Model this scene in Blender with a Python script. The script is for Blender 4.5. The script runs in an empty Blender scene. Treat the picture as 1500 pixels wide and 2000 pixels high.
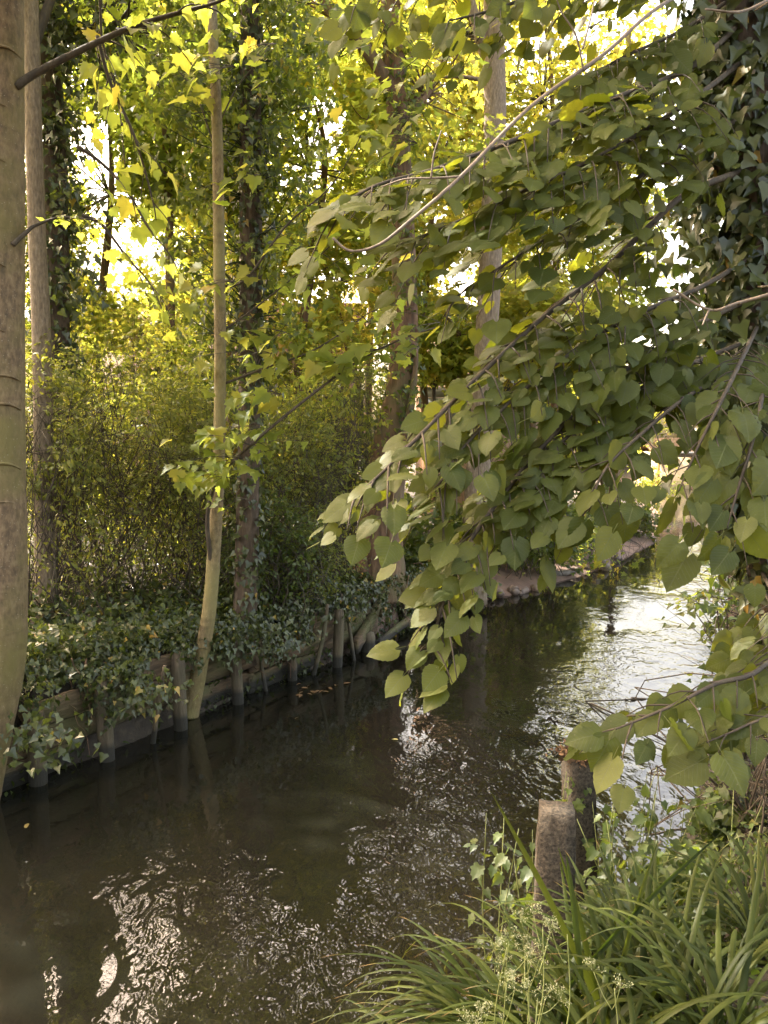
import bpy, math
import numpy as np
R = np.random.default_rng(11)
scene = bpy.context.scene
COL = scene.collection
# ------------------------------------------------------------------ camera numbers
F = 1511.0; CAMZ = 2.4; HOR = 870.0
PITCH = math.atan((1000 - HOR) / F)
CP, SP = math.cos(PITCH), math.sin(PITCH)

def ray(px, py):
    x = (px - 750) / F; v = -(py - 1000) / F
    return np.array([x, CP + v * SP, -SP + v * CP])

def U(px, py, d):
    r = ray(px, py)
    return np.array([0, 0, CAMZ]) + r * (d / r[1])

def G(px, py, z=0.0):
    r = ray(px, py)
    return np.array([0, 0, CAMZ]) + r * ((z - CAMZ) / r[2])

def proj(P):
    P = np.asarray(P) - np.array([0, 0, CAMZ])
    f = P[..., 1] * CP - P[..., 2] * SP
    u = P[..., 1] * SP + P[..., 2] * CP
    f = np.where(f < 0.05, 0.05, f)
    return 750 + F * P[..., 0] / f, 1000 - F * u / f

def unit(v):
    v = np.asarray(v, float)
    n = np.linalg.norm(v, axis=-1, keepdims=True)
    return v / np.where(n < 1e-9, 1, n)

# ------------------------------------------------------------------ object helpers
def tag(o, label=None, cat=None, group=None, kind=None):
    if label: o['label'] = label
    if cat: o['category'] = cat
    if group: o['group'] = group
    if kind: o['kind'] = kind
    return o

def thing(name, label, cat, loc, group=None):
    o = bpy.data.objects.new(name, None); COL.objects.link(o)
    o.location = tuple(float(v) for v in loc); o.empty_display_size = 0.2
    return tag(o, label, cat, group)

class Acc:
    """collects vertices and faces of ONE mesh object"""
    def __init__(self):
        self.v = []; self.f = {3: [], 4: []}; self.uv = []; self.r = []; self.n = 0; self.big = []
    def add(self, v, faces, uv=None, rnd=None):
        v = np.asarray(v, float).reshape(-1, 3)
        self.v.append(v)
        for f in faces:
            f = np.asarray(f, int)
            if f.size: self.f[f.shape[1]].append(f + self.n)
        self.uv.append(np.zeros((len(v), 2)) if uv is None else np.asarray(uv, float))
        self.r.append(np.full(len(v), R.random()) if rnd is None else np.broadcast_to(rnd, (len(v),)).astype(float))
        self.n += len(v)
    def box(self, c, s, rz=0.0, jit=0.0):
        c = np.asarray(c, float); s = np.asarray(s, float) / 2
        v = np.array([[x, y, z] for x in (-1, 1) for y in (-1, 1) for z in (-1, 1)], float) * s
        if jit: v += R.normal(0, jit, v.shape)
        ca, sa = math.cos(rz), math.sin(rz)
        v = np.stack([v[:, 0] * ca - v[:, 1] * sa, v[:, 0] * sa + v[:, 1] * ca, v[:, 2]], 1) + c
        self.add(v, [np.array([[0, 1, 3, 2], [4, 6, 7, 5], [0, 4, 5, 1], [2, 3, 7, 6], [0, 2, 6, 4], [1, 5, 7, 3]])])
    def quad(self, pts):
        self.add(np.array(pts, float), [np.array([[0, 1, 2, 3]])])
    def build(self, name, mat, parent=None, loc=None, smooth=False):
        v = np.concatenate(self.v) if self.v else np.zeros((0, 3))
        off = np.array(parent.location) if parent is not None else (np.array(loc, float) if loc is not None else np.zeros(3))
        if parent is not None and parent.parent is not None: off = off + np.array(parent.parent.location)
        if parent is not None and parent.type == 'MESH' and parent.parent is None: off = np.array(parent.location)
        v = v - off
        me = bpy.data.meshes.new(name)
        fl = [(k, np.concatenate(a)) for k, a in self.f.items() if a]
        nl = sum(f.size for _, f in fl); nf = sum(len(f) for _, f in fl)
        me.vertices.add(len(v)); me.vertices.foreach_set('co', v.astype(np.float32).ravel())
        me.loops.add(nl); me.polygons.add(nf)
        loops = np.concatenate([f.ravel() for _, f in fl])
        tot = np.concatenate([np.full(len(f), k) for k, f in fl])
        st = np.concatenate([[0], np.cumsum(tot)[:-1]])
        me.loops.foreach_set('vertex_index', loops.astype(np.int32))
        me.polygons.foreach_set('loop_start', st.astype(np.int32))
        me.polygons.foreach_set('loop_total', tot.astype(np.int32))
        if smooth: me.polygons.foreach_set('use_smooth', np.ones(nf, bool))
        uv = np.concatenate(self.uv)[loops]
        ul = me.uv_layers.new(name='UVMap'); ul.data.foreach_set('uv', uv.astype(np.float32).ravel())
        at = me.attributes.new('rnd', 'FLOAT', 'POINT'); at.data.foreach_set('value', np.concatenate(self.r).astype(np.float32))
        me.update(calc_edges=True); me.validate()
        me.materials.append(mat)
        o = bpy.data.objects.new(name, me); COL.objects.link(o)
        if parent is not None: o.parent = parent
        elif loc is not None: o.location = tuple(float(x) for x in loc)
        return o

def smooth_path(pts, n):
    """Catmull-Rom resample; works on any number of columns"""
    P = np.asarray(pts, float)
    if len(P) == 2:
        t = np.linspace(0, 1, n)[:, None]; return P[0] * (1 - t) + P[1] * t
    Q = np.vstack([2 * P[0] - P[1], P, 2 * P[-1] - P[-2]])
    t = np.linspace(0, len(P) - 1 - 1e-6, n); i = t.astype(int); u = (t - i)[:, None]
    a, b, c, d = Q[i], Q[i + 1], Q[i + 2], Q[i + 3]
    return 0.5 * (2 * b + (c - a) * u + (2 * a - 5 * b + 4 * c - d) * u ** 2 + (3 * b - a - 3 * c + d) * u ** 3)

def tube(acc, pts, rad, sides=8, n=None, bump=0.0, cap=True, rnd=None):
    P = np.asarray(pts, float); rad = np.broadcast_to(np.asarray(rad, float), (len(P),))
    M = np.hstack([P, rad[:, None]])
    if n: M = smooth_path(M, n)
    P, r = M[:, :3], np.maximum(M[:, 3], 0.0004)
    T = unit(np.gradient(P, axis=0))
    ref = np.array([1.0, 0, 0]) if abs(T[0][0]) < 0.9 else np.array([0, 1.0, 0])
    A = unit(ref[None] - T * (T @ ref)[:, None]); B = np.cross(T, A)
    a = np.linspace(0, 2 * math.pi, sides, endpoint=False)
    rr = np.repeat(r[:, None], sides, 1)
    if bump:
        ph = R.random(6) * 6.28; zz = np.arange(len(P))[:, None]
        rr = rr * (1 + bump * (np.sin(2 * a + ph[0] + zz * .21) * .5 + np.sin(3 * a + ph[1] - zz * .13) * .4 + np.sin(zz * .9 + ph[2] + a) * .3 + R.normal(0, .25, rr.shape)))
    V = P[:, None] + A[:, None] * (np.cos(a)[None, :, None] * rr[..., None]) + B[:, None] * (np.sin(a)[None, :, None] * rr[..., None])
    L = np.concatenate([[0], np.cumsum(np.linalg.norm(np.diff(P, axis=0), axis=1))])
    uv = np.stack([np.repeat((a / 6.2832)[None], len(P), 0), np.repeat(L[:, None], sides, 1)], -1).reshape(-1, 2)
    i = np.arange(len(P) - 1)[:, None] * sides; j = np.arange(sides)[None]; k = (j + 1) % sides
    q = np.stack([i + j, i + k, i + sides + k, i + sides + j], -1).reshape(-1, 4)
    V = V.reshape(-1, 3); fs = [q]
    if cap:
        m = len(V); V = np.vstack([V, P[-1], P[0]]); uv = np.vstack([uv, [0, 0], [0, 0]])
        e = (len(P) - 1) * sides; jj = np.arange(sides); kk = (jj + 1) % sides
        fs.append(np.stack([e + jj, e + kk, np.full(sides, m)], 1)); fs.append(np.stack([kk, jj, np.full(sides, m + 1)], 1))
    acc.add(V, fs, uv, rnd)

# ------------------------------------------------------------------ leaf templates  (x side, y to the tip, z = upper face)
def fan(outline, c=(0, .3), fold=.18, droop=.15):
    o = np.array(outline, float); o = np.vstack([o, (o[::-1] * [-1, 1])[1:-1]])
    p = np.vstack([[c], o])
    z = fold * np.abs(p[:, 0]) - droop * p[:, 1] ** 2
    n = len(o); k = np.arange(n)
    f = np.stack([np.zeros(n, int), 1 + (k + 1) % n, 1 + k], 1)
    return np.column_stack([p, z]), [f], p

MAPLE = fan([(0, .02), (.18, -.1), (.24, .0), (.50, .0), (.44, .14), (.50, .24), (.66, .38), (.50, .43), (.48, .60), (.27, .56), (.25, .74), (.12, .84), (0, 1.06)], (0, .3), .22, .30)
MAPLE_FAR = fan([(0, 0), (.34, .02), (.28, .2), (.55, .45), (.2, .48), (0, 1)], (0, .28), .15, .2)
IVY = fan([(0, .06), (.25, -.06), (.45, .12), (.3, .34), (.2, .5), (.1, .75), (0, .95)], (0, .25), .2, .15)
HERB = fan([(0, .04), (.22, -.08), (.36, .1), (.3, .2), (.46, .4), (.3, .46), (.24, .7), (.1, .78), (0, 1)], (0, .3), .2, .3)
OVAL = fan([(0, 0), (.22, .3), (.2, .62), (0, 1)], (0, .45), .2, .2)

def lime_template(rows=17, cols=3):
    t = np.linspace(0, 1, rows)
    w = .5 * np.sin(math.pi * np.clip(t * .97 + .03, 0, 1) ** .62) ** .75 * (1 - .25 * t ** 2)
    w = np.maximum(w * np.where(t > .82, 1 - (t - .82) * 2.6, 1), .0) ; w[-1] = .004; w[0] = .1
    w[1:-1] *= 1 + .035 * np.where(np.arange(rows - 2) % 2, 1, -1)
    u = np.linspace(-1, 1, 2 * cols + 1)
    X = w[:, None] * u[None]; Y = np.repeat(t[:, None], len(u), 1) - .2 * np.abs(u)[None] ** 1.3 * (1 - t[:, None]) ** 3
    Z = .16 * np.abs(X) - .16 * Y ** 2 - .5 * np.abs(X) ** 2.2 + .014 * np.sin((Y - .55 * np.abs(X)) * 46) * (np.abs(u) > .1)
    V = np.stack([X, Y, Z], -1).reshape(-1, 3); c = len(u)
    i, j = np.meshgrid(np.arange(rows - 1), np.arange(c - 1), indexing='ij')
    q = np.stack([i * c + j, i * c + j + 1, (i + 1) * c + j + 1, (i + 1) * c + j], -1).reshape(-1, 4)
    UV = V[:, :2].copy(); m = len(V)
    # leaf stalk
    s = np.array([[.011, 0, .0], [-.011, 0, 0], [0, 0, .016], [.009, -.42, .05], [-.009, -.42, .05], [0, -.42, .065]])
    V = np.vstack([V, s]); UV = np.vstack([UV, np.tile([[0, .5]], (6, 1))])
    q2 = np.array([[0, 1, 4, 3], [1, 2, 5, 4], [2, 0, 3, 5]]) + m
    return V, [q, q2], UV
LIME = lime_template()

def leaves(acc, tm, pos, tip, nrm, size, rnd=None):
    T, fs, uv = tm
    pos = np.asarray(pos, float).reshape(-1, 3); N = len(pos)
    if N == 0: return
    y = unit(np.broadcast_to(tip, (N, 3))); x = np.cross(y, np.broadcast_to(nrm, (N, 3))); x = unit(x + 1e-6); z = np.cross(x, y)
    s = np.broadcast_to(size, (N,))[:, None, None]
    curl = R.uniform(.3, 1.9, (N, 1, 1)); wx = R.uniform(.85, 1.12, (N, 1, 1))
    V = pos[:, None] + s * (x[:, None] * T[None, :, 0:1] * wx + y[:, None] * T[None, :, 1:2] + z[:, None] * T[None, :, 2:3] * curl)
    k = len(T); off = (np.arange(N) * k)[:, None, None]
    F_ = [(f[None] + off).reshape(-1, f.shape[1]) for f in fs]
    rr = R.random(N) if rnd is None else rnd
    acc.add(V.reshape(-1, 3), F_, np.tile(uv, (N, 1)), np.repeat(rr, k))

def gauss(n, s=1.0): return R.normal(0, s, (n, 3))
UP = np.array([0, 0, 1.0])

# ------------------------------------------------------------------ materials
def new_mat(name):
    m = bpy.data.materials.new(name); m.use_nodes = True
    nt = m.node_tree; nt.nodes.clear()
    out = nt.nodes.new('ShaderNodeOutputMaterial')
    return m, nt, out
def N_(nt, t, **kw):
    n = nt.nodes.new(t)
    for k, v in kw.items():
        if k in n.inputs.keys(): n.inputs[k].default_value = v
        else: setattr(n, k, v)
    return n
def math_(nt, op, a, b=None):
    n = nt.nodes.new('ShaderNodeMath'); n.operation = op
    for i, s in enumerate((a, b)):
        if s is None: continue
        if isinstance(s, (int, float)): n.inputs[i].default_value = s
        else: nt.links.new(s, n.inputs[i])
    return n.outputs[0]
def ramp(nt, fac, stops, interp='LINEAR'):
    n = nt.nodes.new('ShaderNodeValToRGB'); cr = n.color_ramp; cr.interpolation = interp
    while len(cr.elements) < len(stops): cr.elements.new(.5)
    for e, (p, c) in zip(cr.elements, stops):
        e.position = p; e.color = (*c, 1) if len(c) == 3 else c
    nt.links.new(fac, n.inputs[0]); return n.outputs[0]

def leaf_mat(name, stops, tstops, tw=.45, rough=.5, spec=.35, veins=False, nscale=9):
    m, nt, out = new_mat(name); L = nt.links.new
    at = N_(nt, 'ShaderNodeAttribute', attribute_name='rnd')
    col = ramp(nt, at.outputs['Fac'], stops); tcol = ramp(nt, at.outputs['Fac'], tstops)
    pr = N_(nt, 'ShaderNodeBsdfPrincipled', Roughness=rough); pr.inputs['Specular IOR Level'].default_value = spec
    tr = N_(nt, 'ShaderNodeBsdfTranslucent')
    if veins:
        uv = N_(nt, 'ShaderNodeUVMap'); sx = N_(nt, 'ShaderNodeSeparateXYZ'); L(uv.outputs[0], sx.inputs[0])
        ax = math_(nt, 'ABSOLUTE', sx.outputs[0])
        lat = math_(nt, 'FRACT', math_(nt, 'MULTIPLY', math_(nt, 'SUBTRACT', sx.outputs[1], math_(nt, 'MULTIPLY', ax, .75)), 8.0))
        lat = math_(nt, 'LESS_THAN', lat, .1)
        mid = math_(nt, 'LESS_THAN', ax, .013)
        v = math_(nt, 'MAXIMUM', lat, mid)
        tc = N_(nt, 'ShaderNodeTexCoord'); nz = N_(nt, 'ShaderNodeTexNoise', Scale=30.0, Detail=3.0); L(tc.outputs['Object'], nz.inputs['Vector'])
        mx = N_(nt, 'ShaderNodeMixRGB', blend_type='MIX'); L(math_(nt, 'MULTIPLY', v, .6), mx.inputs[0]); L(col, mx.inputs[1]); mx.inputs[2].default_value = (.19, .21, .08, 1)
        m2 = N_(nt, 'ShaderNodeMixRGB', blend_type='MULTIPLY'); m2.inputs[0].default_value = .6; L(mx.outputs[0], m2.inputs[1])
        L(ramp(nt, nz.outputs['Fac'], [(.3, (.6, .6, .6)), (.7, (1.2, 1.2, 1.1))]), m2.inputs[2]); col = m2.outputs[0]
        vs_ = N_(nt, 'ShaderNodeTexVoronoi', Scale=55.0); L(tc.outputs['Object'], vs_.inputs['Vector'])      # pale specks and small brown bites
        m4 = N_(nt, 'ShaderNodeMixRGB'); L(ramp(nt, vs_.outputs['Distance'], [(.06, (.75, .75, .75)), (.11, (0, 0, 0))]), m4.inputs[0]); L(col, m4.inputs[1]); m4.inputs[2].default_value = (.20, .17, .08, 1); col = m4.outputs[0]
        m3 = N_(nt, 'ShaderNodeMixRGB', blend_type='MULTIPLY'); L(math_(nt, 'MULTIPLY', v, .7), m3.inputs[0]); L(tcol, m3.inputs[1]); m3.inputs[2].default_value = (.4, .45, .3, 1); tcol = m3.outputs[0]
        bp = N_(nt, 'ShaderNodeBump', Strength=.8, Distance=.006); L(math_(nt, 'MULTIPLY', v, -1.0), bp.inputs['Height']); L(bp.outputs[0], pr.inputs['Normal'])
    L(col, pr.inputs['Base Color']); L(tcol, tr.inputs[0])
    mix = N_(nt, 'ShaderNodeMixShader'); mix.inputs[0].default_value = tw
    L(pr.outputs[0], mix.inputs[1]); L(tr.outputs[0], mix.inputs[2]); L(mix.outputs[0], out.inputs[0])
    return m

def bark_mat(name, c1, c2, c3, scale=(6, 6, 1.2), rough=.85, bump=.6, moss=None, rings=False, wet=False):
    m, nt, out = new_mat(name); L = nt.links.new
    tc = N_(nt, 'ShaderNodeTexCoord'); mp = N_(nt, 'ShaderNodeMapping'); mp.inputs['Scale'].default_value = scale
    L(tc.outputs['Object'], mp.inputs[0])
    n1 = N_(nt, 'ShaderNodeTexNoise', Scale=3.0, Detail=8.0, Roughness=.65); L(mp.outputs[0], n1.inputs['Vector'])
    n2 = N_(nt, 'ShaderNodeTexNoise', Scale=2.2, Detail=4.0); L(tc.outputs['Object'], n2.inputs['Vector'])
    c = ramp(nt, n1.outputs['Fac'], [(.3, c1), (.52, c2), (.72, c3)])
    if moss:
        mx = N_(nt, 'ShaderNodeMixRGB'); L(ramp(nt, n2.outputs['Fac'], [(.42, (0, 0, 0)), (.62, (.85, .85, .85))]), mx.inputs[0]); L(c, mx.inputs[1]); mx.inputs[2].default_value = (*moss, 1); c = mx.outputs[0]
    h = n1.outputs['Fac']
    if rings:
        mr = N_(nt, 'ShaderNodeMapping'); mr.inputs['Scale'].default_value = (4, 4, 17); L(tc.outputs['Object'], mr.inputs[0])
        n3 = N_(nt, 'ShaderNodeTexNoise', Scale=1.0, Detail=2.0); L(mr.outputs[0], n3.inputs['Vector'])
        rg = ramp(nt, n3.outputs['Fac'], [(.34, (.5, .45, .4)), (.42, (1, 1, 1))])
        mx = N_(nt, 'ShaderNodeMixRGB', blend_type='MULTIPLY'); mx.inputs[0].default_value = .32; L(c, mx.inputs[1]); L(rg, mx.inputs[2]); c = mx.outputs[0]
        vo = N_(nt, 'ShaderNodeTexVoronoi', Scale=42.0); L(tc.outputs['Object'], vo.inputs['Vector'])
        sp = ramp(nt, vo.outputs['Distance'], [(.08, (.9, .9, .9)), (.16, (0, 0, 0))])
        mx = N_(nt, 'ShaderNodeMixRGB'); L(math_(nt, 'MULTIPLY', sp, .5), mx.inputs[0]); L(c, mx.inputs[1]); mx.inputs[2].default_value = (.42, .36, .26, 1); c = mx.outputs[0]
    if wet:      # tide line: soaked, algae-dark wood just above the water
        ge = N_(nt, 'ShaderNodeNewGeometry'); sz = N_(nt, 'ShaderNodeSeparateXYZ'); L(ge.outputs['Position'], sz.inputs[0])
        wf = ramp(nt, math_(nt, 'ADD', sz.outputs[2], math_(nt, 'MULTIPLY', n2.outputs['Fac'], .1)), [(.15, (1, 1, 1)), (.20, (0, 0, 0))])
        mx = N_(nt, 'ShaderNodeMixRGB'); L(wf, mx.inputs[0]); L(c, mx.inputs[1]); mx.inputs[2].default_value = (.018, .016, .010, 1); c = mx.outputs[0]
    pr = N_(nt, 'ShaderNodeBsdfPrincipled', Roughness=rough); L(c, pr.inputs['Base Color'])
    bp = N_(nt, 'ShaderNodeBump', Strength=bump, Distance=.02); L(h, bp.inputs['Height']); L(bp.outputs[0], pr.inputs['Normal'])
    L(pr.outputs[0], out.inputs[0]); return m

def plain_mat(name, c1, c2, scale=4.0, rough=.8, bump=.2, stretch=(1, 1, 1), spec=.4, dist=.01):
    m, nt, out = new_mat(name); L = nt.links.new
    tc = N_(nt, 'ShaderNodeTexCoord'); mp = N_(nt, 'ShaderNodeMapping'); mp.inputs['Scale'].default_value = stretch; L(tc.outputs['Object'], mp.inputs[0])
    n1 = N_(nt, 'ShaderNodeTexNoise', Scale=scale, Detail=9.0, Roughness=.62); L(mp.outputs[0], n1.inputs['Vector'])
    pr = N_(nt, 'ShaderNodeBsdfPrincipled', Roughness=rough); pr.inputs['Specular IOR Level'].default_value = spec
    L(ramp(nt, n1.outputs['Fac'], [(.32, c1), (.68, c2)]), pr.inputs['Base Color'])
    bp = N_(nt, 'ShaderNodeBump', Strength=bump, Distance=dist); L(n1.outputs['Fac'], bp.inputs['Height']); L(bp.outputs[0], pr.inputs['Normal'])
    L(pr.outputs[0], out.inputs[0]); return m

Y = (.42, .26, .02)
M = {}
M['lime'] = leaf_mat('lime_leaf', [(0, (.038, .054, .010)), (.5, (.064, .081, .015)), (1, (.092, .106, .024))], [(0, (.18, .22, .012)), (1, (.30, .31, .02))], .42, .52, .28, veins=True)
M['maple'] = leaf_mat('maple_leaf', [(0, (.07, .10, .012)), (.6, (.11, .14, .016)), (.97, (.17, .17, .02)), (1, Y)], [(0, (.38, .46, .055)), (.6, (.52, .56, .075)), (1, (.66, .58, .08))], .58, .5, .3)
M['maple_gold'] = leaf_mat('golden_maple_leaf', [(0, (.10, .115, .014)), (.6, (.13, .14, .018)), (1, (.20, .17, .02))], [(0, (.48, .51, .06)), (.6, (.60, .58, .08)), (1, (.68, .56, .08))], .58, .5, .3)
M['maple_deep'] = leaf_mat('green_maple_leaf', [(0, (.045, .075, .012)), (1, (.08, .115, .02))], [(0, (.28, .38, .045)), (1, (.46, .52, .06))], .55, .5, .3)
M['ivy'] = leaf_mat('ivy_leaf', [(0, (.022, .030, .009)), (.7, (.056, .066, .018)), (.965, (.07, .085, .025)), (.985, (.30, .20, .03)), (1, (.30, .17, .03))], [(0, (.06, .10, .01)), (1, (.16, .2, .02))], .25, .33, .5)
M['ivy_lit'] = leaf_mat('ivy_bush_leaf', [(0, (.022, .040, .008)), (.8, (.050, .075, .014)), (.97, (.09, .10, .02)), (1, (.40, .20, .03))], [(0, (.18, .25, .03)), (1, (.40, .44, .05))], .45, .38, .4)
M['shrub'] = leaf_mat('shrub_leaf', [(0, (.07, .09, .02)), (.7, (.11, .13, .03)), (1, (.17, .17, .04))], [(0, (.24, .29, .035)), (1, (.42, .42, .05))], .45, .45, .35)
M['herb'] = leaf_mat('herb_leaf', [(0, (.028, .048, .010)), (1, (.064, .088, .02))], [(0, (.15, .22, .02)), (1, (.28, .34, .03))], .4, .45, .4)
M['blade'] = leaf_mat('sedge_blade', [(0, (.016, .025, .004)), (.6, (.031, .042, .006)), (1, (.058, .068, .013))], [(0, (.08, .13, .012)), (1, (.17, .21, .015))], .30, .5, .18)
bm_ = M['blade'].node_tree      # dry brown tips on the blades
_p = [x for x in bm_.nodes if x.type == 'BSDF_PRINCIPLED'][0]; _l = _p.inputs['Base Color'].links[0].from_socket
_u = bm_.nodes.new('ShaderNodeUVMap'); _s = bm_.nodes.new('ShaderNodeSeparateXYZ'); bm_.links.new(_u.outputs[0], _s.inputs[0])
_m = bm_.nodes.new('ShaderNodeMixRGB'); bm_.links.new(ramp(bm_, _s.outputs[1], [(.90, (0, 0, 0)), (.97, (.9, .9, .9))]), _m.inputs[0]); bm_.links.new(_l, _m.inputs[1]); _m.inputs[2].default_value = (.16, .09, .035, 1)
_k = bm_.nodes.new('ShaderNodeMixRGB'); _k.blend_type = 'MULTIPLY'; _k.inputs[0].default_value = 1; bm_.links.new(_m.outputs[0], _k.inputs[1])
bm_.links.new(ramp(bm_, math_(bm_, 'FRACT', math_(bm_, 'MULTIPLY', _s.outputs[0], 3.5)), [(.0, (.78, .8, .75)), (.5, (1.08, 1.08, 1.05)), (1, (.78, .8, .75))]), _k.inputs[2]); bm_.links.new(_k.outputs[0], _p.inputs['Base Color'])
M['petal'] = leaf_mat('flower', [(0, (.15, .16, .08)), (1, (.30, .30, .18))], [(0, (.4, .4, .2)), (1, (.5, .5, .3))], .3, .6, .2)
M['deadleaf'] = leaf_mat('fallen_leaf', [(0, (.30, .22, .06)), (.5, (.16, .09, .04)), (1, (.5, .42, .16))], [(0, (.2, .14, .03)), (1, (.3, .25, .06))], .2, .5, .4)
M['sycamore'] = bark_mat('smooth_bark', (.06, .040, .022), (.160, .107, .056), (.26, .185, .10), (11, 11, 5), .78, .6, moss=(.15, .125, .035), rings=True)
M['pole'] = bark_mat('young_bark', (.065, .045, .02), (.17, .122, .056), (.27, .205, .10), (14, 14, 6), .75, .5, moss=(.20, .17, .06), rings=True)
M['bark'] = bark_mat('brown_bark', (.035, .024, .016), (.085, .058, .038), (.16, .115, .075), (7, 7, 1.4), .9, .9)
M['warmbark'] = bark_mat('warm_bark', (.045, .024, .014), (.135, .074, .042), (.24, .145, .085), (6, 6, 1.3), .9, .9, moss=(.11, .09, .04))
M['greybark'] = bark_mat('grey_bark', (.10, .074, .05), (.20, .15, .10), (.32, .25, .175), (18, 18, 5), .85, .8)
M['twig'] = bark_mat('twig_bark', (.022, .016, .010), (.05, .036, .022), (.09, .07, .04), (9, 9, 3), .8, .4)
M['paletwig'] = bark_mat('pale_twig_bark', (.07, .052, .035), (.145, .108, .072), (.22, .17, .115), (20, 20, 6), .7, .3)
M['greenstem'] = plain_mat('green_stem', (.10, .12, .03), (.16, .17, .05), 20, .6, .1)
M['plank'] = bark_mat('weathered_board', (.030, .019, .010), (.105, .068, .036), (.21, .14, .078), (1.2, 1.2, 9), .85, 1.0, moss=(.075, .078, .025), wet=True)
M['post'] = bark_mat('round_post_wood', (.028, .020, .012), (.075, .055, .033), (.14, .105, .065), (8, 8, 1.2), .8, .9, moss=(.09, .085, .04), wet=True)
M['concrete'] = plain_mat('aggregate_concrete', (.010, .008, .005), (.098, .077, .053), 75, .92, 1.0, dist=.012)
M['deadmoss'] = plain_mat('dead_moss', (.06, .035, .02), (.17, .10, .05), 60, .95, .8)
M['driftwood'] = bark_mat('driftwood', (.05, .04, .03), (.12, .10, .08), (.24, .21, .18), (3, 3, 3), .8, .6)
M['mudstone'] = plain_mat('mud_clod', (.07, .048, .036), (.17, .125, .095), 12, .6, .6)
M['tile'] = plain_mat('clay_roof_tile', (.12, .05, .034), (.22, .10, .07), 5, .85, .2)
M['pinkwall'] = plain_mat('salmon_render', (.34, .22, .145), (.42, .28, .19), 3, .9, .1)
M['cream'] = plain_mat('cream_render', (.52, .42, .27), (.60, .50, .34), 2, .9, .1)
M['palepink'] = plain_mat('pale_pink_render', (.66, .52, .46), (.74, .60, .54), 2, .9, .1)
M['brownwall'] = plain_mat('brown_brick', (.14, .09, .06), (.24, .16, .11), 8, .9, .2)
M['metal'] = plain_mat('pale_metal_sheet', (.60, .62, .64), (.72, .73, .74), 3, .4, .05)
M['greypanel'] = plain_mat('grey_painted_panel', (.15, .17, .18), (.21, .23, .235), 3, .6, .05)
M['darkwood'] = plain_mat('dark_fascia', (.03, .025, .02), (.06, .05, .04), 6, .7, .1)
M['ochre'] = plain_mat('ochre_post', (.42, .22, .05), (.5, .28, .07), 6, .7, .1)
M['winglass'] = plain_mat('window_glass', (.03, .035, .04), (.05, .055, .06), 2, .08, 0.0, spec=.6)

def ground_mat():
    m, nt, out = new_mat('bank_soil'); L = nt.links.new
    ge = N_(nt, 'ShaderNodeNewGeometry'); sp = N_(nt, 'ShaderNodeSeparateXYZ'); L(ge.outputs['Position'], sp.inputs[0])
    n1 = N_(nt, 'ShaderNodeTexNoise', Scale=9.0, Detail=10.0, Roughness=.7); L(ge.outputs['Position'], n1.inputs['Vector'])
    n2 = N_(nt, 'ShaderNodeTexNoise', Scale=1.3, Detail=5.0); L(ge.outputs['Position'], n2.inputs['Vector'])
    soil = ramp(nt, n1.outputs['Fac'], [(.3, (.016, .012, .008)), (.55, (.040, .030, .019)), (.75, (.08, .062, .038))])
    mud = ramp(nt, n2.outputs['Fac'], [(.35, (.085, .052, .036)), (.65, (.165, .105, .075))])
    f = ramp(nt, math_(nt, 'ADD', sp.outputs[2], math_(nt, 'MULTIPLY', n2.outputs['Fac'], .12)), [(.30, (1, 1, 1)), (.42, (0, 0, 0))])
    f = math_(nt, 'MULTIPLY', f, ramp(nt, math_(nt, 'MULTIPLY', sp.outputs[1], .05), [(.40, (0, 0, 0)), (.47, (1, 1, 1))]))   # the bare mud begins past the boards
    mx = N_(nt, 'ShaderNodeMixRGB'); L(f, mx.inputs[0]); L(soil, mx.inputs[1]); L(mud, mx.inputs[2])
    pr = N_(nt, 'ShaderNodeBsdfPrincipled', Roughness=.85); L(mx.outputs[0], pr.inputs['Base Color'])
    bp = N_(nt, 'ShaderNodeBump', Strength=.8, Distance=.04); L(n1.outputs['Fac'], bp.inputs['Height']); L(bp.outputs[0], pr.inputs['Normal'])
    L(pr.outputs[0], out.inputs[0]); return m
M['ground'] = ground_mat()

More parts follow.
